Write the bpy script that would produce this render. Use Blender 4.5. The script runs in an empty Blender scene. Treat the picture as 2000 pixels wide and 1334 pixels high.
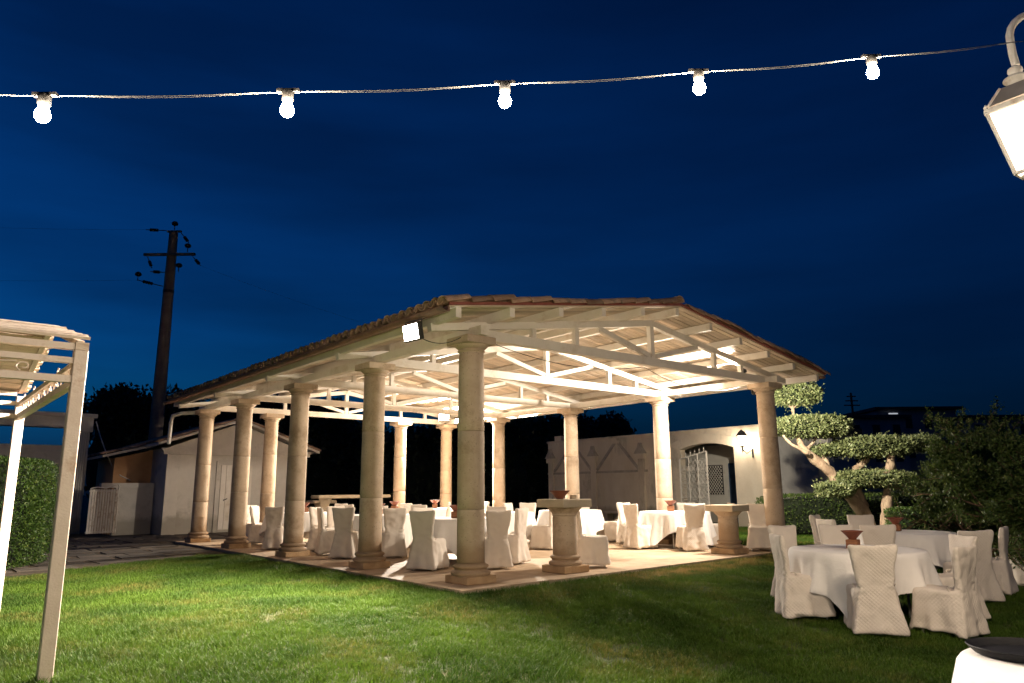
import bpy, bmesh, math, random
import numpy as np
from mathutils import Vector, Matrix, noise as mnoise

random.seed(7); rng = np.random.default_rng(7)
S = bpy.context.scene
COL = S.collection

# ------------------------------------------------------------------ camera
CAM_H, F_PX, PITCH, ROLL = 1.2284, 1426.09, 0.20238, -0.00856
cp, sp_ = math.cos(PITCH), math.sin(PITCH)
R0, FW, U0 = Vector((1, 0, 0)), Vector((0, cp, sp_)), Vector((0, -sp_, cp))
cr, sr = math.cos(ROLL), math.sin(ROLL)
RT, UP = R0 * cr + U0 * sr, -R0 * sr + U0 * cr
camd = bpy.data.cameras.new('camera'); cam = bpy.data.objects.new('camera', camd); COL.objects.link(cam)
M = Matrix((RT, UP, -FW)).transposed().to_4x4(); M.translation = (0, 0, CAM_H)
cam.matrix_world = M
camd.sensor_width = 36.0; camd.lens = F_PX / 2000 * 36; camd.clip_end = 2000; camd.clip_start = 0.05
S.camera = cam

# ------------------------------------------------------------------ world: deep blue dusk sky
W = bpy.data.worlds.new('World'); S.world = W; W.use_nodes = True
nt = W.node_tree; nt.nodes.clear()
def N(t, nt_, **kw):
    n = nt_.nodes.new(t)
    for k, v in kw.items(): setattr(n, k, v)
    return n
out = N('ShaderNodeOutputWorld', nt); bg = N('ShaderNodeBackground', nt)
sky = N('ShaderNodeTexSky', nt, sky_type='NISHITA'); sky.sun_disc = False
sky.sun_elevation = math.radians(-3.2); sky.sun_rotation = math.radians(-62)   # the sun has set behind the left horizon
sky.air_density = 1.0; sky.dust_density = 0.4; sky.ozone_density = 4.0
tint = N('ShaderNodeMixRGB', nt, blend_type='MULTIPLY'); tint.inputs[0].default_value = 1; tint.inputs[2].default_value = (0.03, .88, 1.02, 1)
tc = N('ShaderNodeTexCoord', nt); mp = N('ShaderNodeMapping', nt); mp.inputs['Scale'].default_value = (.9, .9, 5.0)
nz = N('ShaderNodeTexNoise', nt); nz.inputs['Scale'].default_value = 1.6; nz.inputs['Detail'].default_value = 5; nz.inputs['Roughness'].default_value = .5
rmp = N('ShaderNodeMapRange', nt); rmp.inputs[1].default_value = .35; rmp.inputs[2].default_value = .68; rmp.inputs[3].default_value = 1.15; rmp.inputs[4].default_value = 0.60
cl = N('ShaderNodeMixRGB', nt, blend_type='MULTIPLY'); cl.inputs[0].default_value = 1
L = nt.links.new
L(tc.outputs['Generated'], mp.inputs[0]); L(mp.outputs[0], nz.inputs[0]); L(nz.outputs['Fac'], rmp.inputs[0])
L(sky.outputs[0], tint.inputs[1]); L(tint.outputs[0], cl.inputs[1]); L(rmp.outputs[0], cl.inputs[2])
SKY_BASE = (0.0, 0.0025, 0.014, 1)
addc = N('ShaderNodeMixRGB', nt, blend_type='ADD'); addc.inputs[0].default_value = 1; addc.inputs[2].default_value = SKY_BASE
sc_ = N('ShaderNodeMixRGB', nt, blend_type='MULTIPLY'); sc_.inputs[0].default_value = 1
SKY_K = 1.0; sc_.inputs[2].default_value = (SKY_K, SKY_K, SKY_K, 1)
L(cl.outputs[0], sc_.inputs[1]); L(sc_.outputs[0], addc.inputs[1]); 
spc = N('ShaderNodeSeparateColor', nt); cmc = N('ShaderNodeCombineColor', nt); lim = N('ShaderNodeMath', nt, operation='MULTIPLY'); lim.inputs[1].default_value = .34; mn = N('ShaderNodeMath', nt, operation='MINIMUM')
L(addc.outputs[0], spc.inputs[0]); L(spc.outputs[2], lim.inputs[0]); L(lim.outputs[0], mn.inputs[0]); L(spc.outputs[1], mn.inputs[1])
L(spc.outputs[0], cmc.inputs[0]); L(mn.outputs[0], cmc.inputs[1]); L(spc.outputs[2], cmc.inputs[2]); L(cmc.outputs[0], bg.inputs[0])
bg.inputs[1].default_value = 1.0
L(bg.outputs[0], out.inputs[0])

vs = S.view_settings; vs.view_transform = 'Standard'; vs.look = 'None'; vs.exposure = 0.0; vs.gamma = 1.0; vs.use_curve_mapping = False
S.render.engine = 'CYCLES'
S.cycles.use_denoising = True
S.cycles.use_adaptive_sampling = True; S.cycles.adaptive_threshold = .03; S.cycles.adaptive_min_samples = 12
S.cycles.max_bounces = 5; S.cycles.diffuse_bounces = 3; S.cycles.glossy_bounces = 2; S.cycles.transmission_bounces = 4
S.cycles.sample_clamp_indirect = 6.0; S.cycles.caustics_reflective = False; S.cycles.caustics_refractive = False

# lamp powers (every one belongs to a lamp built below)
P_FLOOD_LAWN, P_FLOOD_BACK, P_FLOOD_SIDE, P_FLOOD_TREE = 12500, 8000, 2400, 2600
P_LANTERN, P_WALL, E_BULB = 220, 85, 3000
WARM = (1.0, 0.80, 0.58)

# ------------------------------------------------------------------ frames: pavilion axes u (across), v (along)
AX, AY, TH = -0.59882, 10.53207, 2.26627
LV = Vector((math.cos(TH), math.sin(TH), 0)); RU = Vector((math.sin(TH), -math.cos(TH), 0))
ROTP = math.atan2(RU.y, RU.x)
def pv(u, v, z=0.0): return Vector((AX, AY, 0)) + RU * u + LV * v + Vector((0, 0, z))
def to_pv(x, y):
    d = Vector((x - AX, y - AY, 0)); return d.dot(RU), d.dot(LV)
PMAT = Matrix.Translation((AX, AY, 0)) @ Matrix.Rotation(ROTP, 4, 'Z')   # local x=u, y=v
WID = 7.8256; TR = [0.0, 2.84, 5.95, 9.12, 11.93]
def lawn_z(x, y):
    u, v = to_pv(x, y)
    return -0.055 + 0.056 * min(0.0, v + 0.6)
def pix(x, y, Y):
    d = FW + RT * ((x - 1000) / F_PX) + UP * ((667 - y) / F_PX)
    return Vector((0, 0, CAM_H)) + d * (Y / d.y)

# ------------------------------------------------------------------ materials
def newmat(name):
    m = bpy.data.materials.new(name); m.use_nodes = True
    return m, m.node_tree, m.node_tree.nodes['Principled BSDF']
def noisy(name, c1, c2, scale=6, rough=.8, bump=.0, bscale=40, detail=6, c3=None, s3=1.2, stretch=(1, 1, 1), lo=.38, hi=.64, metallic=0, spec=.3, coord='Object', pits=None, objvar=0, damp=None):
    m, t, b = newmat(name); l = t.links.new
    tc = t.nodes.new('ShaderNodeTexCoord'); mp = t.nodes.new('ShaderNodeMapping'); mp.inputs['Scale'].default_value = stretch
    l(tc.outputs[coord], mp.inputs[0])
    oi = t.nodes.new('ShaderNodeObjectInfo'); ad = t.nodes.new('ShaderNodeVectorMath'); ad.operation = 'MULTIPLY_ADD'
    cmb = t.nodes.new('ShaderNodeCombineXYZ')
    for i in range(3): l(oi.outputs['Random'], cmb.inputs[i])
    l(cmb.outputs[0], ad.inputs[0]); ad.inputs[1].default_value = (17, 29, 11); l(mp.outputs[0], ad.inputs[2])
    src = ad.outputs[0]
    n = t.nodes.new('ShaderNodeTexNoise'); n.inputs['Scale'].default_value = scale; n.inputs['Detail'].default_value = detail; n.inputs['Roughness'].default_value = .62
    l(src, n.inputs[0])
    r = t.nodes.new('ShaderNodeMapRange'); r.inputs[1].default_value = lo; r.inputs[2].default_value = hi; l(n.outputs['Fac'], r.inputs[0])
    mx = t.nodes.new('ShaderNodeMixRGB'); mx.inputs[1].default_value = (*c1, 1); mx.inputs[2].default_value = (*c2, 1); l(r.outputs[0], mx.inputs[0])
    colr = mx.outputs[0]
    if c3:
        n3 = t.nodes.new('ShaderNodeTexNoise'); n3.inputs['Scale'].default_value = s3; n3.inputs['Detail'].default_value = 8; n3.inputs['Roughness'].default_value = .7; l(src, n3.inputs[0])
        r3 = t.nodes.new('ShaderNodeMapRange'); r3.inputs[1].default_value = .54; r3.inputs[2].default_value = .68; l(n3.outputs['Fac'], r3.inputs[0])
        m3 = t.nodes.new('ShaderNodeMixRGB'); m3.inputs[2].default_value = (*c3, 1); l(r3.outputs[0], m3.inputs[0]); l(colr, m3.inputs[1]); colr = m3.outputs[0]
    if damp:
        sz = t.nodes.new('ShaderNodeSeparateXYZ'); l(tc.outputs['Object'], sz.inputs[0])
        dn = t.nodes.new('ShaderNodeMath'); dn.operation = 'MULTIPLY_ADD'; l(n.outputs['Fac'], dn.inputs[0]); dn.inputs[1].default_value = -.75; l(sz.outputs['Z'], dn.inputs[2])
        da = t.nodes.new('ShaderNodeMath'); da.operation = 'MULTIPLY_ADD'; l(oi.outputs['Random'], da.inputs[0]); da.inputs[1].default_value = .18; l(dn.outputs[0], da.inputs[2])
        dm = t.nodes.new('ShaderNodeMapRange'); dm.inputs[1].default_value = .10; dm.inputs[2].default_value = .30; dm.inputs[3].default_value = .75; dm.inputs[4].default_value = 0; l(da.outputs[0], dm.inputs[0])
        dx = t.nodes.new('ShaderNodeMixRGB'); dx.inputs[2].default_value = (*damp, 1); l(dm.outputs[0], dx.inputs[0]); l(colr, dx.inputs[1]); colr = dx.outputs[0]
    if objvar:
        ov_ = t.nodes.new('ShaderNodeMapRange'); ov_.inputs[3].default_value = 1 - objvar; ov_.inputs[4].default_value = 1 + objvar * .4; l(oi.outputs['Random'], ov_.inputs[0])
        om = t.nodes.new('ShaderNodeMixRGB'); om.blend_type = 'MULTIPLY'; om.inputs[0].default_value = 1; l(colr, om.inputs[1]); l(ov_.outputs[0], om.inputs[2]); colr = om.outputs[0]
    hgt = None
    if bump:
        bn = t.nodes.new('ShaderNodeTexNoise'); bn.inputs['Scale'].default_value = bscale; bn.inputs['Detail'].default_value = 5; l(src, bn.inputs[0]); hgt = bn.outputs['Fac']
    if pits:
        vo = t.nodes.new('ShaderNodeTexVoronoi'); vo.inputs['Scale'].default_value = pits; l(src, vo.inputs[0])
        pr = t.nodes.new('ShaderNodeMapRange'); pr.inputs[1].default_value = .05; pr.inputs[2].default_value = .2; l(vo.outputs['Distance'], pr.inputs[0])
        pm = t.nodes.new('ShaderNodeMixRGB'); pm.inputs[1].default_value = (*[c * .45 for c in c2], 1); l(pr.outputs[0], pm.inputs[0]); l(colr, pm.inputs[2]); colr = pm.outputs[0]
    if hgt is not None:
        bp = t.nodes.new('ShaderNodeBump'); bp.inputs['Strength'].default_value = bump; bp.inputs['Distance'].default_value = .02
        l(hgt, bp.inputs['Height']); l(bp.outputs[0], b.inputs['Normal'])
    l(colr, b.inputs['Base Color']); b.inputs['Roughness'].default_value = rough; b.inputs['Metallic'].default_value = metallic
    b.inputs['Specular IOR Level'].default_value = spec
    return m
def emis(name, col, st):
    m, t, b = newmat(name); b.inputs['Base Color'].default_value = (*col, 1)
    b.inputs['Emission Color'].default_value = (*col, 1); b.inputs['Emission Strength'].default_value = st; return m

MT = {}
MT['stone'] = noisy('limestone', (.52, .395, .28), (.61, .485, .36), 3.5, .85, .35, 55, c3=(.37, .27, .18), s3=1.6, pits=22, damp=(.34, .225, .13), objvar=.16)
MT['stone_top'] = noisy('limestone_slab', (.52, .43, .31), (.60, .50, .37), 4, .85, .3, 60, c3=(.40, .34, .26), s3=2)
MT['plinth'] = noisy('tufa_plinth', (.42, .27, .145), (.52, .36, .21), 5, .9, .5, 45, c3=(.30, .19, .11), s3=3)
MT['slab'] = noisy('terrace_slab', (.46, .33, .215), (.56, .42, .29), 2.2, .7, .2, 35, c3=(.36, .25, .16), s3=.9, coord='Object', objvar=.14)
MT['kerb'] = noisy('terrace_edge', (.36, .28, .19), (.47, .37, .27), 4, .85, .4, 40, c3=(.20, .18, .12), s3=2)
MT['wood'] = noisy('white_painted_wood', (.76, .70, .61), (.82, .76, .68), 3, .55, .12, 60, stretch=(1, 1, 1), c3=(.62, .53, .42), s3=1.3)
MT['board'] = noisy('cream_board', (.64, .53, .41), (.71, .60, .48), 3, .6, .15, 50, c3=(.47, .36, .25), s3=1.6, objvar=.28)
MT['tile'] = noisy('clay_tile', (.36, .215, .135), (.47, .32, .22), 5, .9, .6, 40, c3=(.15, .125, .10), s3=3.5, objvar=.45)
MT['fascia'] = noisy('red_fascia', (.20, .06, .045), (.27, .09, .07), 6, .6, .1)
MT['gutter'] = noisy('copper_gutter', (.20, .11, .075), (.27, .15, .10), 6, .5, .1, c3=(.12, .09, .07), s3=4)
MT['plaster'] = noisy('white_plaster', (.60, .56, .50), (.68, .64, .58), 2, .9, .2, 30, c3=(.45, .42, .37), s3=1.0, damp=(.30, .27, .22))
MT['plaster_old'] = noisy('weathered_plaster', (.52, .44, .34), (.60, .53, .43), 1.6, .92, .35, 25, c3=(.30, .26, .21), s3=.8, stretch=(1, 1, .45), damp=(.25, .21, .16))
MT['trim'] = noisy('relief_plaster', (.30, .265, .225), (.40, .36, .31), 4, .9, .3, 30, c3=(.20, .18, .16), s3=2)
MT['orange'] = noisy('ochre_plaster', (.50, .27, .13), (.56, .33, .17), 3, .9, .2, 30, c3=(.38, .22, .13), s3=1.5)
MT['iron_white'] = noisy('white_painted_iron', (.66, .62, .56), (.72, .68, .62), 8, .5, .1, 60, c3=(.40, .30, .22), s3=5, spec=.5)
MT['perg'] = noisy('pergola_paint', (.64, .53, .44), (.72, .61, .52), 5, .55, .15, 60, c3=(.46, .29, .19), s3=3.2, spec=.4)
MT['reed'] = noisy('weathered_slat', (.60, .47, .36), (.74, .62, .50), 4, .85, .5, 40, stretch=(.4, .4, 3), c3=(.36, .21, .13), s3=3)
MT['dark_metal'] = noisy('dark_metal', (.03, .03, .03), (.05, .045, .04), 8, .5, .1)
MT['pole'] = noisy('pole_concrete', (.16, .13, .11), (.22, .18, .15), 3, .9, .2)
MT['cloth'] = noisy('white_tablecloth', (.80, .77, .74), (.84, .81, .78), 3, .85, .30, 11)
MT['terracotta'] = noisy('terracotta_glaze', (.15, .048, .028), (.22, .072, .04), 6, .5, .1, 30, c3=(.09, .035, .025), s3=4)
MT['riser'] = noisy('riser_wood', (.19, .075, .035), (.28, .12, .055), 4, .6, .2, 30, stretch=(1, 1, 8))
MT['tray'] = noisy('black_tray', (.008, .008, .010), (.014, .014, .016), 8, .55, .05, spec=.12)
MT['bark'] = noisy('pale_bark', (.22, .15, .10), (.38, .29, .20), 5, .95, 1.0, 22, c3=(.15, .10, .07), s3=4, stretch=(1, 1, .35))
MT['bark_dark'] = noisy('dark_bark', (.10, .06, .04), (.17, .11, .07), 5, .95, .8, 22)
MT['earth'] = noisy('earth', (.055, .04, .025), (.09, .065, .04), 3, .98, .6, 18, c3=(.035, .03, .02), s3=1)
MT['flag'] = noisy('dark_flagstone', (.085, .07, .055), (.13, .105, .085), 2.4, .9, .5, 25, c3=(.05, .045, .04), s3=1.1, objvar=.4)
MT['hood'] = noisy('grey_hood', (.17, .155, .145), (.22, .20, .19), 5, .6)
MT['wire'] = noisy('black_wire', (.015, .015, .015), (.03, .03, .03), 8, .6)
MT['cable'] = noisy('string_cable', (.13, .12, .11), (.18, .17, .15), 9, .45, spec=.5)
MT['farwall'] = noisy('far_house_wall', (.18, .20, .24), (.24, .26, .30), .6, .95)
MT['farroof'] = noisy('far_roof', (.05, .045, .045), (.07, .06, .06), 1, .95)
MT['glass_dark'] = noisy('dark_pane', (.012, .014, .018), (.02, .022, .026), 2, .15, spec=.5)
MT['blue_door'] = noisy('blue_door_paint', (.05, .09, .18), (.07, .12, .22), 3, .6, .1)
MT['core_dark'] = noisy('hedge_core', (.006, .010, .004), (.012, .018, .007), 8, 1.0)  # near-black solid core that closes the gaps between leaves
MT['bulb'] = emis('lit_bulb', (1.0, .84, .64), E_BULB)
MT['lens'] = emis('lit_flood_lens', (1.0, .93, .82), 60)
MT['lamp_glass'] = emis('lit_lantern_glass', (1.0, .86, .68), 3.2)
MT['window_lit'] = emis('lit_window', (.9, .95, 1.0), .45)

def leafmat(name, c1, c2, c3, rough=.5, trans=.25):
    m, t, b = newmat(name); l = t.links.new
    at = t.nodes.new('ShaderNodeAttribute'); at.attribute_name = 'tone'
    rp = t.nodes.new('ShaderNodeValToRGB'); e = rp.color_ramp.elements
    e[0].color = (*c1, 1); e[1].color = (*c3, 1); k = rp.color_ramp.elements.new(.55); k.color = (*c2, 1)
    l(at.outputs['Fac'], rp.inputs[0]); l(rp.outputs[0], b.inputs['Base Color'])
    b.inputs['Roughness'].default_value = rough; b.inputs['Specular IOR Level'].default_value = .35
    tr = t.nodes.new('ShaderNodeBsdfTranslucent'); l(rp.outputs[0], tr.inputs[0])
    mx = t.nodes.new('ShaderNodeMixShader'); mx.inputs[0].default_value = trans
    o = t.nodes['Material Output']; l(b.outputs[0], mx.inputs[1]); l(tr.outputs[0], mx.inputs[2]); l(mx.outputs[0], o.inputs[0])
    return m
MT['leaf_topiary'] = leafmat('topiary_leaf', (.085, .11, .045), (.16, .19, .075), (.30, .30, .15))
MT['leaf_hedge'] = leafmat('hedge_leaf', (.028, .062, .011), (.055, .105, .017), (.14, .18, .035))
MT['leaf_bush'] = leafmat('bush_leaf', (.04, .075, .016), (.075, .12, .026), (.16, .19, .045))
MT['leaf_dark'] = leafmat('dark_tree_leaf', (.010, .018, .008), (.018, .028, .012), (.03, .045, .02))

# grass: colour drifts between fresh, deep and dry patches over the lawn
def grassmat():
    m, t, b = newmat('grass_blades'); l = t.links.new
    g = t.nodes.new('ShaderNodeNewGeometry')
    def nse(sc, lo, hi, det=4):
        n = t.nodes.new('ShaderNodeTexNoise'); n.inputs['Scale'].default_value = sc; n.inputs['Detail'].default_value = det; l(g.outputs['Position'], n.inputs[0])
        r = t.nodes.new('ShaderNodeMapRange'); r.inputs[1].default_value = lo; r.inputs[2].default_value = hi; l(n.outputs['Fac'], r.inputs[0]); return r.outputs[0]
    a = t.nodes.new('ShaderNodeMixRGB'); a.inputs[1].default_value = (.038, .084, .010, 1); a.inputs[2].default_value = (.082, .148, .015, 1); l(nse(.9, .35, .65), a.inputs[0])
    d = t.nodes.new('ShaderNodeMixRGB'); d.inputs[2].default_value = (.21, .175, .045, 1); l(a.outputs[0], d.inputs[1])
    f = t.nodes.new('ShaderNodeMath'); f.operation = 'MULTIPLY'; l(nse(.8, .50, .72, 6), f.inputs[0]); l(nse(19, .40, .62, 3), f.inputs[1]); l(f.outputs[0], d.inputs[0])
    e = t.nodes.new('ShaderNodeMixRGB'); e.inputs[2].default_value = (.22, .22, .07, 1); l(d.outputs[0], e.inputs[1])
    l(nse(55, .60, .75, 2), e.inputs[0])
    def dotp(vec, off):
        n = t.nodes.new('ShaderNodeVectorMath'); n.operation = 'DOT_PRODUCT'; n.inputs[1].default_value = vec; l(g.outputs['Position'], n.inputs[0])
        a_ = t.nodes.new('ShaderNodeMath'); a_.operation = 'ADD'; a_.inputs[1].default_value = off; l(n.outputs['Value'], a_.inputs[0]); return a_.outputs[0]
    def rng_(v, lo, hi):
        r = t.nodes.new('ShaderNodeMapRange'); r.interpolation_type = 'SMOOTHSTEP'; r.inputs[1].default_value = lo; r.inputs[2].default_value = hi; l(v, r.inputs[0]); return r.outputs[0]
    def mul(*vs):
        o = vs[0]
        for v in vs[1:]:
            m_ = t.nodes.new('ShaderNodeMath'); m_.operation = 'MULTIPLY'; l(o, m_.inputs[0]); l(v, m_.inputs[1]); o = m_.outputs[0]
        return o
    uu = dotp(tuple(RU), -(AX * RU.x + AY * RU.y)); vv_ = dotp(tuple(LV - RU * .052), -(AX * (LV - RU * .052).x + AY * (LV - RU * .052).y))
    strip = mul(rng_(vv_, -1.55, -1.0), rng_(vv_, -.58, -.8), rng_(uu, 1.6, 3.2), nse(3.5, .36, .60, 5))      # sun-scorched strip along the terrace front
    dry = t.nodes.new('ShaderNodeMixRGB'); dry.inputs[2].default_value = (.34, .235, .085, 1); l(strip, dry.inputs[0]); l(e.outputs[0], dry.inputs[1]); e = dry
    l(e.outputs[0], b.inputs['Base Color']); b.inputs['Roughness'].default_value = .6; b.inputs['Specular IOR Level'].default_value = .15
    tr = t.nodes.new('ShaderNodeBsdfTranslucent'); l(e.outputs[0], tr.inputs[0])
    mx = t.nodes.new('ShaderNodeMixShader'); mx.inputs[0].default_value = .3
    o = t.nodes['Material Output']; l(b.outputs[0], mx.inputs[1]); l(tr.outputs[0], mx.inputs[2]); l(mx.outputs[0], o.inputs[0])
    return m
MT['grass'] = grassmat()
MT['turf'] = noisy('turf_soil', (.022, .036, .008), (.04, .05, .014), 7, .98, .5, 30, c3=(.07, .06, .025), s3=.9)

# quilted slipcover: stitched diamonds follow whichever way the cloth faces
def quiltmat():
    m, t, b = newmat('quilted_cotton'); l = t.links.new
    tc = t.nodes.new('ShaderNodeTexCoord'); sp = t.nodes.new('ShaderNodeSeparateXYZ'); l(tc.outputs['Object'], sp.inputs[0])
    sn = t.nodes.new('ShaderNodeSeparateXYZ'); l(tc.outputs['Normal'], sn.inputs[0])
    def ma(op, a, b_=None, c=None):
        n = t.nodes.new('ShaderNodeMath'); n.operation = op
        for i, v in enumerate((a, b_, c)):
            if v is None: continue
            if isinstance(v, (int, float)): n.inputs[i].default_value = v
            else: l(v, n.inputs[i])
        return n.outputs[0]
    side = ma('GREATER_THAN', ma('ABSOLUTE', sn.outputs['X']), .62)
    h = ma('ADD', ma('MULTIPLY', sp.outputs['X'], ma('SUBTRACT', 1, side)), ma('MULTIPLY', sp.outputs['Y'], side))
    top = ma('GREATER_THAN', sn.outputs['Z'], .8)
    vv = ma('ADD', ma('MULTIPLY', sp.outputs['Z'], ma('SUBTRACT', 1, top)), ma('MULTIPLY', sp.outputs['Y'], top))
    k = math.pi / .040
    s1 = ma('ABSOLUTE', ma('SINE', ma('MULTIPLY', ma('ADD', h, vv), k))); s2 = ma('ABSOLUTE', ma('SINE', ma('MULTIPLY', ma('SUBTRACT', h, vv), k)))
    q = ma('POWER', ma('MULTIPLY', s1, s2), .45)
    n = t.nodes.new('ShaderNodeTexNoise'); n.inputs['Scale'].default_value = 38; n.inputs['Detail'].default_value = 4; l(tc.outputs['Object'], n.inputs[0])
    n5 = t.nodes.new('ShaderNodeTexNoise'); n5.inputs['Scale'].default_value = 5; n5.inputs['Detail'].default_value = 3; l(tc.outputs['Object'], n5.inputs[0])
    r5 = t.nodes.new('ShaderNodeMapRange'); r5.inputs[1].default_value = .36; r5.inputs[2].default_value = .62; r5.inputs[3].default_value = .25; r5.inputs[4].default_value = 1.25; l(n5.outputs['Fac'], r5.inputs[0])
    hh = ma('ADD', ma('MULTIPLY', q, r5.outputs[0]), ma('MULTIPLY', n.outputs['Fac'], .7))
    bp = t.nodes.new('ShaderNodeBump'); bp.inputs['Strength'].default_value = .55; bp.inputs['Distance'].default_value = .006; l(hh, bp.inputs['Height']); l(bp.outputs[0], b.inputs['Normal'])
    n2 = t.nodes.new('ShaderNodeTexNoise'); n2.inputs['Scale'].default_value = 4; l(tc.outputs['Object'], n2.inputs[0])
    mx = t.nodes.new('ShaderNodeMixRGB'); mx.inputs[1].default_value = (.68, .60, .52, 1); mx.inputs[2].default_value = (.77, .70, .62, 1); l(n2.outputs['Fac'], mx.inputs[0])
    l(mx.outputs[0], b.inputs['Base Color']); b.inputs['Roughness'].default_value = .92; b.inputs['Specular IOR Level'].default_value = .15
    return m
MT['quilt'] = quiltmat()

# ------------------------------------------------------------------ mesh helpers
class MB:
    def __init__(s): s.v = []; s.f = []
    def add(s, vs, fs):
        o = len(s.v); s.v += [tuple(p) for p in vs]; s.f += [tuple(i + o for i in f) for f in fs]; return s
    def box(s, x0, x1, y0, y1, z0, z1, m=None):
        vs = [Vector(p) for p in ((x0, y0, z0), (x1, y0, z0), (x1, y1, z0), (x0, y1, z0), (x0, y0, z1), (x1, y0, z1), (x1, y1, z1), (x0, y1, z1))]
        if m: vs = [m @ p for p in vs]
        return s.add(vs, [(3, 2, 1, 0), (4, 5, 6, 7), (0, 1, 5, 4), (1, 2, 6, 5), (2, 3, 7, 6), (3, 0, 4, 7)])
    def cbox(s, x0, x1, y0, y1, z0, z1, c=.01, m=None):     # box with chamfered edges
        bm = bmesh.new(); r = bmesh.ops.create_cube(bm, size=1)
        for v in bm.verts: v.co = ((x0 + x1) / 2 + v.co.x * (x1 - x0), (y0 + y1) / 2 + v.co.y * (y1 - y0), (z0 + z1) / 2 + v.co.z * (z1 - z0))
        bmesh.ops.bevel(bm, geom=bm.edges[:], offset=c, segments=1, affect='EDGES', profile=.5)
        bm.verts.index_update()
        vs = [v.co.copy() for v in bm.verts]; fs = [[v.index for v in f.verts] for f in bm.faces]; bm.free()
        if m: vs = [m @ p for p in vs]
        return s.add(vs, fs)
    def beam(s, a, b, w, h, up=(0, 0, 1), taper=1.0):      # bar from a to b, centred, w sideways, h along up
        a, b = Vector(a), Vector(b); d = (b - a).normalized(); u = Vector(up); r = d.cross(u).normalized(); u = r.cross(d).normalized()
        vs = []
        for p, k in ((a, 1), (b, taper)):
            for sx, sz in ((-1, -1), (1, -1), (1, 1), (-1, 1)): vs.append(p + r * (sx * w / 2 * k) + u * (sz * h / 2 * k))
        return s.add(vs, [(3, 2, 1, 0), (4, 5, 6, 7), (0, 1, 5, 4), (1, 2, 6, 5), (2, 3, 7, 6), (3, 0, 4, 7)])
    def lathe(s, prof, n=32, c=(0, 0, 0), cap=True, jit=0):
        vs = []; fs = []; c = Vector(c)
        for r, z in prof:
            for i in range(n):
                a = 2 * math.pi * i / n; rr = r * (1 + jit * math.sin(3 * a + z * 5)); vs.append((c.x + rr * math.cos(a), c.y + rr * math.sin(a), c.z + z))
        for j in range(len(prof) - 1):
            for i in range(n):
                k = (i + 1) % n; fs.append((j * n + i, j * n + k, (j + 1) * n + k, (j + 1) * n + i))
        if cap: fs.append(tuple(range(n))[::-1]); fs.append(tuple((len(prof) - 1) * n + i for i in range(n)))
        return s.add(vs, fs)
    def tube(s, pts, r, n=8, cap=True):
        pts = [Vector(p) for p in pts]; rs = r if isinstance(r, (list, tuple)) else [r] * len(pts)
        vs = []; fs = []; prev = None
        for i, p in enumerate(pts):
            d = (pts[min(i + 1, len(pts) - 1)] - pts[max(i - 1, 0)]).normalized()
            if prev is None: x = d.orthogonal().normalized()
            else: x = (prev - d * prev.dot(d)); x = x.normalized() if x.length > 1e-6 else d.orthogonal().normalized()
            prev = x; y = d.cross(x)
            for k in range(n):
                a = 2 * math.pi * k / n; vs.append(p + (x * math.cos(a) + y * math.sin(a)) * rs[i])
        for j in range(len(pts) - 1):
            for i in range(n):
                k = (i + 1) % n; fs.append((j * n + i, j * n + k, (j + 1) * n + k, (j + 1) * n + i))
        if cap: fs.append(tuple(range(n))[::-1]); fs.append(tuple((len(pts) - 1) * n + i for i in range(n)))
        return s.add(vs, fs)
    def prism(s, poly, z0, z1, m=None):       # polygon in xy, extruded in z
        n = len(poly); vs = [Vector((p[0], p[1], z0)) for p in poly] + [Vector((p[0], p[1], z1)) for p in poly]
        if m: vs = [m @ p for p in vs]
        return s.add(vs, [tuple(range(n))[::-1], tuple(range(n, 2 * n))] + [(i, (i + 1) % n, n + (i + 1) % n, n + i) for i in range(n)])
    def mesh(s, name, mat=None, smooth=False, angle=None):
        me = bpy.data.meshes.new(name); me.from_pydata(s.v, [], s.f); me.update()
        bm = bmesh.new(); bm.from_mesh(me); bmesh.ops.recalc_face_normals(bm, faces=bm.faces); bm.to_mesh(me); bm.free()
        if smooth:
            me.polygons.foreach_set('use_smooth', [True] * len(me.polygons))
            if angle: me.set_sharp_from_angle(angle=math.radians(angle))
        if mat: me.materials.append(MT[mat])
        return me
    def build(s, name, mat, parent=None, smooth=False, angle=40, loc=None, rotz=0):
        return link(name, s.mesh(name, mat, smooth, angle), parent, loc, rotz)
def link(name, me, parent=None, loc=None, rotz=0):
    o = bpy.data.objects.new(name, me); COL.objects.link(o)
    if parent: o.parent = parent
    if loc is not None: o.location = loc
    if rotz: o.rotation_euler.z = rotz
    return o
def tag(o, label, cat, group=None):
    o['label'] = label; o['category'] = cat
    if group: o['group'] = group
    return o
def thing(name, label, cat, loc=(0, 0, 0), rotz=0, group=None):
    o = bpy.data.objects.new(name, None); COL.objects.link(o); o.empty_display_size = .1
    o.location = loc; o.rotation_euler = (0, 0, rotz)
    return tag(o, label, cat, group)
def struct(o): o['kind'] = 'structure'; return o
def fastmesh(name, V, Fq, mat, tone=None):
    me = bpy.data.meshes.new(name); nv, nf = len(V), len(Fq); k = Fq.shape[1]
    me.vertices.add(nv); me.vertices.foreach_set('co', V.astype(np.float32).ravel())
    me.loops.add(nf * k); me.loops.foreach_set('vertex_index', Fq.astype(np.int32).ravel())
    me.polygons.add(nf); me.polygons.foreach_set('loop_start', np.arange(0, nf * k, k, dtype=np.int32))
    me.update(calc_edges=True); me.validate()
    if tone is not None:
        a = me.attributes.new('tone', 'FLOAT', 'POINT'); a.data.foreach_set('value', tone.astype(np.float32))
    me.materials.append(MT[mat]); return me
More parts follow.
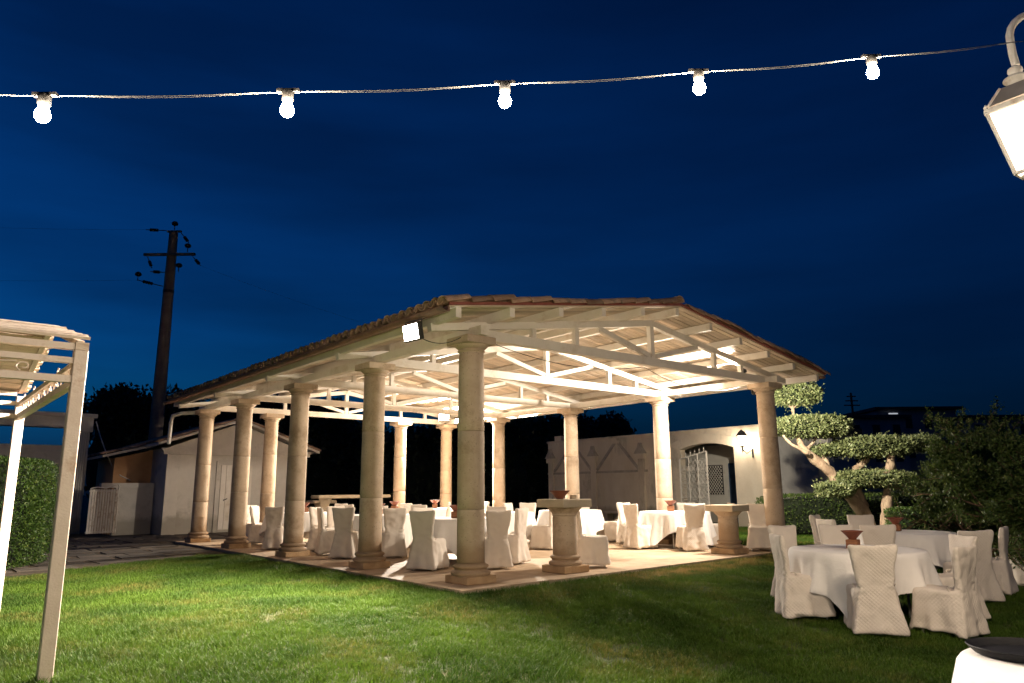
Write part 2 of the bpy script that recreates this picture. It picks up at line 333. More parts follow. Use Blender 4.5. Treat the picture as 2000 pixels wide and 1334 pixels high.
def leaves(P, size, mat, name='leaves', up=.35, var=.5, nrm=None, aspect=.5):
    """leaf-shaped quads (folded along the rib) at the points P"""
    n = len(P)
    d = rng.normal(size=(n, 3)); d[:, 2] += up
    if nrm is not None: d = d * .7 + nrm
    d /= np.linalg.norm(d, axis=1)[:, None] + 1e-9
    t = rng.normal(size=(n, 3)); s = np.cross(d, t); s /= np.linalg.norm(s, axis=1)[:, None] + 1e-9
    nn = np.cross(d, s); ln = size * (1 - var / 2 + var * rng.random(n))[:, None]
    tip = P + d * ln; mid = P + d * ln * .45 + nn * ln * .1
    V = np.stack([P, mid + s * ln * aspect * .5, tip, mid - s * ln * aspect * .5], 1).reshape(-1, 3)
    Fq = np.arange(4 * n).reshape(n, 4)
    tone = np.repeat(np.clip(rng.normal(.42, .24, n), 0, 1), 4)
    return fastmesh(name, V, Fq, mat, tone)

# ================================================================== ground
# lawn sheet, following the gentle fall of the garden, out to the horizon
def ground_sheet():
    xs = sorted(set([-600, -300, -120, -60, -40] + list(np.arange(-30, 31, 1.5)) + [40, 60, 120, 300, 600])); ys = sorted(set([-300, -100, -40, -20] + list(np.arange(-12, 60, 1.5)) + [70, 90, 130, 300, 900]))
    V = [(x, y, max(lawn_z(x, y), -1.3)) for y in ys for x in xs]; nx = len(xs)
    Fq = [(j * nx + i, j * nx + i + 1, (j + 1) * nx + i + 1, (j + 1) * nx + i) for j in range(len(ys) - 1) for i in range(nx - 1)]
    mb = MB(); mb.v = V; mb.f = Fq
    return struct(mb.build('ground', 'turf', smooth=True, angle=None))
ground = ground_sheet()

# terrace of the pavilion: bed + individual slabs
TERR = [(-.58, -.62), (8.45, -.16), (8.55, 12.75), (-.33, 12.75)]
terr = MB().prism(TERR, -.35, -.014, PMAT).build('terrace', 'kerb'); struct(terr)
def inside(poly, x, y):
    c = False; n = len(poly)
    for i in range(n):
        x1, y1 = poly[i]; x2, y2 = poly[(i + 1) % n]
        if (y1 > y) != (y2 > y) and x < (x2 - x1) * (y - y1) / (y2 - y1) + x1: c = not c
    return c
def lerp(a, b, t): return a + (b - a) * t
NU, NV = 11, 17
def terr_pt(s, t):
    a = (lerp(TERR[0][0], TERR[1][0], s), lerp(TERR[0][1], TERR[1][1], s)); b = (lerp(TERR[3][0], TERR[2][0], s), lerp(TERR[3][1], TERR[2][1], s))
    return lerp(a[0], b[0], t), lerp(a[1], b[1], t)
for i in range(NU):
    for j in range(NV):
        off = .5 / NV if i % 2 else 0
        t0, t1 = max(0, j / NV - off), min(1, (j + 1) / NV - off)
        if j == NV - 1: t1 = 1
        s0, s1 = i / NU, (i + 1) / NU
        q = [terr_pt(s0, t0), terr_pt(s1, t0), terr_pt(s1, t1), terr_pt(s0, t1)]
        c = (sum(p[0] for p in q) / 4, sum(p[1] for p in q) / 4); k = .996
        q = [(c[0] + (p[0] - c[0]) * k, c[1] + (p[1] - c[1]) * k) for p in q]
        dz = random.uniform(-.0015, .0015)
        MB().prism([(p[0] - c[0], p[1] - c[1]) for p in q], -.013, dz, Matrix.Rotation(ROTP, 4, 'Z')).build('paving_slab', 'slab', terr, loc=pv(c[0], c[1]))

# dark flagged yard left of the pavilion
YARD = [(-.42, 8.55), (-3.75, 6.55), (-9, 5.2), (-12, 30), (6, 30), (6, 13.2), (-.34, 13.0)]
yard = MB().prism(YARD, -.2, -.050, PMAT).build('yard', 'earth'); struct(yard)
for i in range(15):
    for j in range(17):
        u0 = -9.4 + i * .98 + (.4 if j % 2 else 0) + random.uniform(-.06, .06); v0 = 5.4 + j * .74
        w, h = .93 + random.uniform(-.1, .03), .70 + random.uniform(-.04, .02)
        pts = [(u0, v0), (u0 + w, v0), (u0 + w, v0 + h), (u0, v0 + h)]
        if not all(inside(YARD, *p) for p in pts) or v0 > 17: continue
        pts = [(p[0] + random.uniform(-.05, .05), p[1] + random.uniform(-.03, .03)) for p in pts]
        if not all(inside(YARD, *p) for p in pts): continue
        c = (u0 + w / 2, v0 + h / 2)
        MB().prism([(p[0] - c[0], p[1] - c[1]) for p in pts], -.06, -.036 + random.uniform(-.006, .006), Matrix.Rotation(ROTP, 4, 'Z')).build('flagstone', 'flag', yard, loc=pv(c[0], c[1]))

# ================================================================== grass
def tuft(name, nb, rad, hmin, hmax, wid):
    V = []; Fs = []
    for i in range(nb):
        a = random.uniform(0, 2 * math.pi); r = rad * math.sqrt(random.random()); x, y = r * math.cos(a), r * math.sin(a)
        b = random.uniform(0, 2 * math.pi); h = random.uniform(hmin, hmax); lean = random.uniform(.1, .9) * h; w = wid * random.uniform(.7, 1.2)
        dx, dy = math.cos(b), math.sin(b); px, py = -dy * w / 2, dx * w / 2; o = len(V)
        V += [(x - px, y - py, -.01), (x + px, y + py, -.01), (x + dx * lean * .35 + px * .8, y + dy * lean * .35 + py * .8, h * .6), (x + dx * lean * .35 - px * .8, y + dy * lean * .35 - py * .8, h * .6), (x + dx * lean, y + dy * lean, h)]
        Fs += [(o, o + 1, o + 2, o + 3), (o + 3, o + 2, o + 4)]
    me = bpy.data.meshes.new(name); me.from_pydata(V, [], Fs); me.materials.append(MT['grass']); me.update()
    return bpy.data.objects.new(name, me)
def scatter(name, pts, tf, smin, smax, label):
    me = bpy.data.meshes.new(name); me.vertices.add(len(pts)); me.vertices.foreach_set('co', np.asarray(pts, np.float32).ravel()); me.update()
    o = link(name, me); o['kind'] = 'stuff'; tag(o, label, 'grass')
    g = bpy.data.node_groups.new(name, 'GeometryNodeTree')
    g.interface.new_socket('Geometry', in_out='INPUT', socket_type='NodeSocketGeometry'); g.interface.new_socket('Geometry', in_out='OUTPUT', socket_type='NodeSocketGeometry')
    gi, go = g.nodes.new('NodeGroupInput'), g.nodes.new('NodeGroupOutput')
    ip = g.nodes.new('GeometryNodeInstanceOnPoints'); oi = g.nodes.new('GeometryNodeObjectInfo'); oi.inputs['Object'].default_value = tf
    rr = g.nodes.new('FunctionNodeRandomValue'); rr.data_type = 'FLOAT_VECTOR'; rr.inputs[0].default_value = (-.12, -.12, 0); rr.inputs[1].default_value = (.12, .12, 6.283)
    rs = g.nodes.new('FunctionNodeRandomValue'); rs.data_type = 'FLOAT'; rs.inputs[2].default_value = smin; rs.inputs[3].default_value = smax
    l = g.links.new
    l(gi.outputs[0], ip.inputs['Points']); l(oi.outputs['Geometry'], ip.inputs['Instance']); l(rr.outputs[0], ip.inputs['Rotation']); l(rs.outputs[1], ip.inputs['Scale']); l(ip.outputs[0], go.inputs[0])
    md = o.modifiers.new('scatter', 'NODES'); md.node_group = g
    return o
def grass_ok(u, v):
    if inside([(TERR[0][0] - .01, TERR[0][1] - .01), (TERR[1][0] + .02, TERR[1][1] - .01), (TERR[2][0] + .02, TERR[2][1]), (TERR[3][0] - .02, TERR[3][1])], u, v): return False
    if inside(YARD, u, v): return False
    return True
near = []; far = []; clump = []
tanx = 1000 / F_PX * 1.08
HEDGE_L = (-9.6, 14.3)
cnt = 0
while cnt < 105000:
    y = random.uniform(3.2, 16); x = random.uniform(-tanx * y - .4, tanx * y + .4)
    cnt += 1
    if random.random() > min(1, (y / 16) * 1.0 + .35 if y < 9 else 1): continue
    u, v = to_pv(x, y)
    if not grass_ok(u, v): continue
    if u < -3.9 and v > 5.9: continue
    w_ = mnoise.noise(Vector((x * 1.7, y * 1.7, 3))) + .6 * mnoise.noise(Vector((x * 5, y * 5, 9)))
    if w_ < -.42 and random.random() < .72: continue
    (clump if w_ > .30 and random.random() < .55 else near).append((x, y, lawn_z(x, y)))
while len(far) < 26000:
    y = random.uniform(14, 34); x = random.uniform(-2, min(26, tanx * y + .5)); u, v = to_pv(x, y)
    if u < 8.4 or not grass_ok(u, v) or (u > 16.1 and v > 5): continue
    far.append((x, y, lawn_z(x, y)))
tuft_near = tuft('grass_tuft', 20, .085, .026, .060, .0048); tuft_far = tuft('grass_tuft', 12, .11, .035, .07, .009)
scatter('lawn_grass', near, tuft_near, .55, 1.1, 'short mown green grass of the lawn before the pavilion')
tuft_tall = tuft('grass_tuft', 24, .07, .035, .10, .0055)
scatter('clump_grass', clump, tuft_tall, .5, .95, 'longer darker clumps of grass scattered through the lawn')
scatter('far_grass', far, tuft_far, .8, 1.3, 'green grass strip beyond the far side of the terrace')

# ================================================================== pavilion
pav = thing('pavilion', 'open stone-column pavilion with white wooden trusses and clay tile roof', 'pavilion', (AX, AY, 0), ROTP)
def local(mb): return mb
# --- columns
base_prof = [(.262, .105), (.272, .118), (.276, .135), (.272, .152), (.255, .165), (.232, .170), (.222, .185), (.228, .2), (.244, .206), (.251, .222), (.244, .24), (.222, .25), (.205, .257), (.205, .267)]
cap_prof = [(.181, 3.197), (.181, 3.225), (.197, 3.228), (.204, 3.238), (.197, 3.248), (.184, 3.25), (.184, 3.268), (.2, 3.272), (.225, 3.292), (.246, 3.316), (.25, 3.328)]
def shaft_r(z):
    t = (z - .267) / (3.2 - .267); return .1935 + (.181 - .1935) * t + .004 * math.sin(math.pi * t)
plinth_me = MB().cbox(-.255, .255, -.255, .255, 0.001, .104, .008).mesh('plinth', 'plinth')
base_me = MB().lathe(base_prof, 40).mesh('base_moulding', 'stone', True, 50)
cap_me = MB().lathe(cap_prof, 40).mesh('capital', 'stone', True, 50)
aba_me = MB().cbox(-.262, .262, -.262, .262, 3.329, 3.440, .008).mesh('abacus', 'stone')
bolt_me = MB().lathe([(.02, 0), (.02, .02), (.0, .022)], 10).mesh('bolt', 'dark_metal')
colpos = [(0, v) for v in TR] + [(WID, v) for v in TR] + [(WID * .229, TR[4]), (WID * .772, TR[4])]
for k, (u, v) in enumerate(colpos):
    c = bpy.data.objects.new('column', None); COL.objects.link(c); c.parent = pav; c.location = (u, v, 0); c.rotation_euler.z = random.choice([0, math.pi / 2, math.pi]) + random.uniform(-.015, .015)
    for nm, me in (('plinth', plinth_me), ('base_moulding', base_me), ('capital', cap_me), ('abacus', aba_me)): link(nm, me, c)
    js = [.267, random.uniform(.95, 1.3), random.uniform(1.9, 2.35), 3.2]
    for a, b in zip(js[:-1], js[1:]):
        zs = np.linspace(a + .0015, b - .0015, 7); e = .005
        prof = [(shaft_r(a) - e, a + .0015)] + [(shaft_r(z), z + (e if i == 0 else -e if i == 6 else 0)) for i, z in enumerate(zs)] + [(shaft_r(b) - e, b - .0015)]
        MB().lathe(prof, 40).build('drum', 'stone', c, True, 50)

# --- trusses
UC, ZR, SL = 4.1, 4.30, .153                    # rafter apex and slope
zr = lambda u: ZR - SL * abs(u - UC)            # rafter top
def truss(v):
    t = bpy.data.objects.new('truss', None); COL.objects.link(t); t.parent = pav; t.location = (0, v, 0)
    MB().beam((.075, 0, 3.517), (WID + .12, 0, 3.517), .12, .15).build('tie_beam', 'wood', t)
    MB().beam((-.74, 0, zr(-.74) - .055), (UC, 0, ZR - .055), .10, .11).build('rafter', 'wood', t)
    MB().beam((8.62, 0, zr(8.62) - .055), (UC + .001, 0, ZR - .055), .102, .11).build('rafter', 'wood', t)
    MB().box(UC - .05, UC + .05, -.045, .045, 3.593, ZR - .113).build('king_post', 'wood', t)
    for u in (1.21, 2.16, 6.03, 6.95):
        MB().box(u - .042, u + .042, -.042, .042, 3.593, zr(u) - .112).build('post', 'wood', t)
    MB().beam((UC - .07, 0, 3.63), (2.72, 0, zr(2.72) - .13), .08, .085).build('brace', 'wood', t)
    MB().beam((UC + .07, 0, 3.63), (5.48, 0, zr(5.48) - .13), .08, .085).build('brace', 'wood', t)
for v in TR: truss(v)
# --- beams along the column rows
for u in (-.01, WID):
    MB().box(u - .072, u + .072, -.34, 12.4, 3.442, 3.575).build('row_beam', 'wood', pav)
# --- purlins and ceiling boards
UR, S2 = 4.15, .155; zp = lambda u: 4.435 - S2 * abs(u - UR)      # purlin top
V0, V1 = -.62, 12.5
for k in range(-5, 6):
    u = UR + k * .965; z = zp(u)
    MB().box(u - .045, u + .045, V0 + random.uniform(0, .02), V1, z - .135 - .007, z - .008).build('purlin', 'wood', pav)
UE0, UE1 = UR - 5.0, UR + 5.0
slope_a = math.atan(S2); slen = 5.0 / math.cos(slope_a)
bw = .1185; nb = int((V1 + .08 - (V0 - .05)) / bw)
bme = MB().box(0, slen, -bw / 2 + .006, bw / 2 - .006, 0, .02).mesh('ceiling_board', 'board')
for i in range(nb):
    v = V0 - .05 + (i + .5) * bw
    for sgn in (-1, 1):
        o = link('ceiling_board', bme, pav, (UR + sgn * .004, v, zp(UR) + random.uniform(-.003, .003)))
        o.rotation_euler = (0, slope_a, 0) if sgn > 0 else (0, slope_a, math.pi)
# --- fascia, gutter, downpipe
for sgn in (-1, 1):
    ue = UR + sgn * 5.03
    MB().beam((UR + sgn * .002, V0 - .075, zp(UR) + .036), (ue, V0 - .075, zp(ue) + .036), .028, .040).build('verge_fascia', 'fascia', pav)
gp = []
for i in range(9):
    a = math.pi + math.pi * i / 8; gp.append((math.cos(a) * .062, math.sin(a) * .062))
gin = [(x * .9, y * .9) for x, y in gp[::-1]]
def gutter(u, z):
    poly = gp + gin; n = len(poly); mb = MB(); vs = []
    for vv in (V0 - .02, V1 + .1): vs += [(u + x, vv, z + y) for x, y in poly]
    mb.add(vs, [(i, (i + 1) % n, n + (i + 1) % n, n + i) for i in range(n)] + [tuple(range(n)), tuple(range(n, 2 * n))])
    return mb.build('gutter', 'gutter', pav, True, 40)
gutter(UE0 - .05, zp(UE0) + .005); gutter(UE1 + .05, zp(UE1) + .005)
MB().box(UE0 - .02, UE0 + .01, V0 - .03, V1, zp(UE0) - .06, zp(UE0) + .018).build('eave_board', 'gutter', pav)
MB().tube([(-.1, 12.1, 3.40), (-.55, 12.35, 3.36), (-.72, 12.5, 3.30), (-.74, 12.55, 3.1), (-.74, 12.6, 2.55)], .05, 10).build('downpipe', 'iron_white', pav, True)
# --- roof of clay tiles: covers (convex) and pans
def tile_mesh(name, r0, r1, ln, th=.014, seg=8, flip=False):
    mb = MB(); vs = []; fs = []
    for y, r in ((0, r0), (ln, r1)):
        for rr in (r, r - th):
            for i in range(seg + 1):
                a = math.pi * i / seg; x, z = rr * math.cos(a), rr * math.sin(a) * (.85)
                vs.append((x, y, -z + r * .85 if flip else z))
    n = seg + 1
    for i in range(seg):
        fs += [(i, i + 1, 2 * n + i + 1, 2 * n + i), (n + i + 1, n + i, 3 * n + i, 3 * n + i + 1), (i + 1, i, n + i, n + i + 1), (2 * n + i, 2 * n + i + 1, 3 * n + i + 1, 3 * n + i)]
    fs += [(0, 2 * n, 3 * n, n), (seg, n + seg, 3 * n + seg, 2 * n + seg)]
    mb.add(vs, fs); return mb.mesh(name, 'tile', True, 45)
cover = tile_mesh('cover_tile', .108, .084, .43); pan = tile_mesh('pan_tile', .09, .105, .43, flip=True); ridge_t = tile_mesh('ridge_tile', .125, .105, .46)
roof = bpy.data.objects.new('roof', None); COL.objects.link(roof); roof.parent = pav
tp, ts = .215, .375; ncol = int((V1 - V0 + .16) / tp); nrow = int(5.05 / ts) + 1
rest_v = []; rest_f = []
cov_v = [v.co.copy() for v in cover.vertices]; cov_f = [list(p.vertices) for p in cover.polygons]
pan_v = [v.co.copy() for v in pan.vertices]; pan_f = [list(p.vertices) for p in pan.polygons]
for sgn in (-1, 1):
    for i in range(ncol):
        v = V0 - .055 + i * tp
        for j in range(nrow):
            ue = 5.10 - j * ts          # distance of the tile's lower end from the ridge
            if ue < .3: continue
            u = UR + sgn * ue; z = zp(u) + .062 + random.uniform(-.008, .014)
            ex = Matrix.Translation((u, v + random.uniform(-.012, .012), z)) @ Matrix.Rotation(math.pi / 2 if sgn > 0 else -math.pi / 2, 4, 'Z') @ Matrix.Rotation(slope_a + .035 + random.uniform(-.02, .02), 4, 'X') @ Matrix.Rotation(random.uniform(-.04, .04), 4, 'Z')
            if i == 0: ex = ex @ Matrix.Translation((random.uniform(-.012, .012), random.uniform(-.03, .03), random.uniform(-.05, -.015))) @ Matrix.Rotation(random.uniform(-.08, .08), 4, 'Y') @ Matrix.Rotation(.055 + random.uniform(-.035, .035), 4, 'X') @ Matrix.Diagonal((1.12, 1.02, 1.15, 1))
            if (j == 0 and sgn < 0) or i == 0 or (j == 1 and sgn < 0 and i < 40):
                o = link('cover_tile', cover, roof); o.matrix_local = ex
            else:
                off = len(rest_v); rest_v += [ex @ p for p in cov_v]; rest_f += [[q + off for q in f] for f in cov_f]
            if i < ncol - 1:
                e2 = Matrix.Translation((u, v + tp / 2, z - .035)) @ Matrix.Rotation(math.pi / 2 if sgn > 0 else -math.pi / 2, 4, 'Z') @ Matrix.Rotation(slope_a + .03, 4, 'X')
                if j == 0 and sgn < 0 and i < 45:
                    o = link('pan_tile', pan, roof); o.matrix_local = e2
                else:
                    off = len(rest_v); rest_v += [e2 @ p for p in pan_v]; rest_f += [[q + off for q in f] for f in pan_f]
for i in range(34):
    o = link('ridge_tile', ridge_t, roof); o.matrix_local = Matrix.Translation((UR, V0 - .06 + i * .385, zp(UR) + .095 + random.uniform(0, .012))) @ Matrix.Rotation(.03 + random.uniform(-.02, .02), 4, 'X')
mb = MB(); mb.v = [tuple(p) for p in rest_v]; mb.f = [tuple(f) for f in rest_f]
me = bpy.data.meshes.new('tile_field'); me.from_pydata(mb.v, [], mb.f); me.materials.append(MT['tile']); me.update()
o = link('tile_field', me, roof); o['kind'] = 'stuff'

# ================================================================== lamps
def area(parent, name, loc, aim, size, power, col=WARM, spread=math.pi):
    ld = bpy.data.lights.new(name, 'AREA'); ld.shape = 'DISK'; ld.size = size; ld.energy = power; ld.color = col; ld.spread = spread
    o = bpy.data.objects.new(name, ld); COL.objects.link(o); o.location = loc
    o.rotation_euler = (Vector(aim) - Vector(loc)).to_track_quat('-Z', 'Y').to_euler()
    return o
def spot(name, loc, aim, power, angle=150, blend=.6, rad=.06, col=WARM):
    ld = bpy.data.lights.new(name, 'SPOT'); ld.energy = power; ld.color = col; ld.spot_size = math.radians(angle); ld.spot_blend = blend; ld.shadow_soft_size = rad
    o = bpy.data.objects.new(name, ld); COL.objects.link(o); o.location = loc
    o.rotation_euler = (Vector(aim) - Vector(loc)).to_track_quat('-Z', 'Y').to_euler(); return o
def floodlight(loc, aim, w, h, label, power, angle=150, blend=.6, col=(1, .87, .72), post=.2):
    loc, aim = Vector(loc), Vector(aim); d = (aim - loc).normalized()
    t = thing('floodlight', label, 'floodlight', loc, 0, 'floodlights on the pavilion')
    q = d.to_track_quat('-Z', 'Y').to_matrix().to_4x4()
    MB().cbox(-w / 2, w / 2, -h / 2, h / 2, .0, .09, .015, q).box(-w * .3, w * .3, -h * .35, h * .35, .091, .12, q).build('housing', 'dark_metal', t)
    MB().box(-w / 2 + .02, w / 2 - .02, -h / 2 + .02, h / 2 - .02, -.004, -.001, q).build('lens', 'lens', t)
    b = MB().tube([q @ Vector((-w / 2 - .012, 0, .045)), q @ Vector((-w / 2 - .012, 0, .045)) + Vector((0, 0, post)), q @ Vector((w / 2 + .012, 0, .045)) + Vector((0, 0, post)), q @ Vector((w / 2 + .012, 0, .045))], .009, 6)
    b.build('bracket', 'dark_metal', t)
    s = spot('flood_beam', d * .03, d * 2, power, angle, blend, .07, col); s.parent = t
    return t
floodlight(pv(-.98, .10, 3.42), pv(-3.78, -.15, 2.85), .36, .25, 'large glaring floodlight under the left eave beside the front corner column', P_FLOOD_LAWN, 178, .6, (1, .87, .72), .16)
floodlight(pv(7.45, 11.55, 3.66), pv(3.6, 4.0, 2.2), .36, .26, 'glaring floodlight above the far column at the back of the pavilion', P_FLOOD_BACK, 165, .5, (1, .88, .73))
floodlight(pv(8.18, .42, 3.33), pv(12.0, 1.3, 2.0), .18, .13, 'floodlight on the outer side of the right corner column aimed at the topiary', P_FLOOD_TREE, 84, .5, (1, .90, .72), .1)
floodlight(pv(7.22, .17, 3.67), pv(2.6, 4.6, 2.7), .13, .10, 'small bright floodlight behind the front truss near the right corner column', P_FLOOD_SIDE, 165, .45, (1, .88, .73), .12)

# --- string of festoon bulbs across the top
BUL = [(-1.577, 2.256, 2.486), (-.798, 2.393, 2.574), (-.019, 2.531, 2.681), (.761, 2.668, 2.809), (1.54, 2.806, 2.956)]
st = thing('string_lights', 'string of glowing bulbs on a cable stretched across the sky', 'string lights', BUL[2])
o0 = Vector(BUL[2])
ctop = [Vector(b) - o0 + Vector((0, 0, .062)) for b in BUL]
pts = [Vector((-4.6, 1.75, 2.42)) - o0, Vector((-3.0, 2.01, 2.47)) - o0]
pts += [ctop[0]]
full = [pts[0], pts[1]] + ctop + [pix(2003, 82, 3.02) - o0, pix(2420, 20, 3.35) - o0]
for off, rr in ((0, .0014), (.004, .0011)):
    mb = MB()
    for i in range(len(full) - 1):
        a, b = full[i], full[i + 1]; seg = []
        for k in range(13):
            t = k / 12; sag = .012 * (t * (1 - t) * 4) + (.006 * math.sin(math.pi * t) if off else 0)
            near_s = .022 * (math.exp(-(t * 14) ** 2) + math.exp(-((1 - t) * 14) ** 2))
            seg.append(a.lerp(b, t) + Vector((0, off, .012 - sag - near_s * .3 + off * .5)))
        mb.tube(seg, rr, 6)
    mb.build('cable', 'cable', st, True)
for b in ctop:
    s = MB().lathe([(.012, .012), (.02, .008), (.021, -.022), (.017, -.03)], 14, b).box(b.x - .04, b.x + .04, b.y - .009, b.y + .009, b.z + .006, b.z + .018).build('socket', 'dark_metal', st, True)
    MB().lathe([(.011, -.030), (.013, -.036), (.020, -.048), (.0245, -.062), (.0225, -.076), (.014, -.086), (.003, -.090)], 16, b).build('bulb', 'bulb', s, True)

# --- lamp post with crook arm and square lantern, right edge
LX = Vector((3.375, 4.42, 0))
lp = thing('lamp_post', 'white crook-armed lamp post with a lit square lantern at the right edge', 'street lamp', (LX.x + .62, LX.y + .12, lawn_z(LX.x + .62, LX.y)))
bz = lp.location.z
def lv(x, y, z): return Vector((x, y, z)) - lp.location
def lantern(cx, cy, sgn):
    # sgn: which way the arm bends back to the pole
    arm = []
    px, py = lp.location.x, lp.location.y
    for i in range(15):
        a = math.pi * i / 14; rx = (px - cx) / 2
        arm.append(lv(cx + rx * (1 - math.cos(a)), cy + (py - cy) * (i / 14), 4.16 + .27 * math.sin(a)))
    arm = [lv(cx + .012, cy, 3.99), lv(cx + .002, cy, 4.07)] + arm + [lv(px, py, 3.95)]
    a_ = MB().tube(arm, .024, 12).build('arm', 'iron_white', lp, True)
    l = MB().lathe([(.03, 3.975), (.042, 3.965), (.045, 3.945), (.036, 3.925), (.03, 3.915), (.055, 3.91), (.075, 3.895), (.078, 3.885), (.06, 3.872), (.045, 3.85), (.05, 3.835)], 24, lv(cx, cy, 0)).build('lantern', 'iron_white', lp, True)
    rot = Matrix.Translation(lv(cx, cy, 0)) @ Matrix.Rotation(math.radians(36), 4, 'Z')
    def ring(h, z): return [rot @ Vector((sx * h, sy * h, z)) for sx, sy in ((-1, -1), (1, -1), (1, 1), (-1, 1))]
    # hipped hood, glazed body tapering down, corner bars
    a, b = ring(.078, 3.83), ring(.140, 3.705)
    MB().add(a + b, [(0, 1, 5, 4), (1, 2, 6, 5), (2, 3, 7, 6), (3, 0, 4, 7), (3, 2, 1, 0), (4, 5, 6, 7)]).build('hood', 'hood', l)
    for k in range(4):
        MB().beam(a[k], b[k], .016, .016).build('hood_rib', 'iron_white', l)
    t0, t1 = ring(.150, 3.668), ring(.068, 3.225)
    for k in range(4):
        MB().beam(t0[k], t0[(k + 1) % 4], .03, .035).build('top_rail', 'iron_white', l)
        MB().beam(t0[k], t1[k], .018, .018).build('corner_bar', 'iron_white', l)
        MB().beam(t1[k], t1[(k + 1) % 4], .016, .02).build('bottom_rail', 'iron_white', l)
        q = [t0[k], t0[(k + 1) % 4], t1[(k + 1) % 4], t1[k]]
        c = lv(cx, cy, 3.45); q = [c + (p - c) * .96 for p in q]
        MB().add(q + [c + (p - c) * .985 for p in q], [(0, 1, 2, 3), (7, 6, 5, 4), (0, 4, 5, 1), (1, 5, 6, 2), (2, 6, 7, 3), (3, 7, 4, 0)]).build('glass_pane', 'lamp_glass', l)
        MB().lathe([(.012, 0), (.014, .02), (.006, .035)], 8, t0[k] + Vector((0, 0, .015))).build('finial', 'iron_white', l)
    MB().lathe([(.05, 3.215), (.06, 3.205), (.03, 3.19), (.012, 3.17), (.002, 3.15)], 12, lv(cx, cy, 0)).build('bottom_finial', 'iron_white', l, True)
    for k in range(4):      # light leaves through the four panes
        c = lv(cx, cy, 3.45); mid = (t0[k] + t0[(k + 1) % 4] + t1[k] + t1[(k + 1) % 4]) / 4; d = (mid - c); d.z = -.25 * d.length; d.normalize()
        s = area(lp, 'lantern_light', mid + Vector((d.x, d.y, 0)) * .03, mid + d, .16, P_LANTERN / 4, (1, .80, .58)); s.parent = lp
lantern(LX.x, LX.y, 1)
lantern(2 * lp.location.x - LX.x, 2 * lp.location.y - LX.y, -1)  # second lantern, out of view, added for its extra light
MB().lathe([(.14, 0), (.14, .08), (.10, .12), (.085, .5), (.095, .55), (.06, .62), (.05, 2.2), (.058, 2.22), (.045, 2.26), (.038, 4.2 - bz), (.05, 4.25 - bz), (.02, 4.36 - bz), (.004, 4.42 - bz)], 16).build('pole', 'iron_white', lp, True)

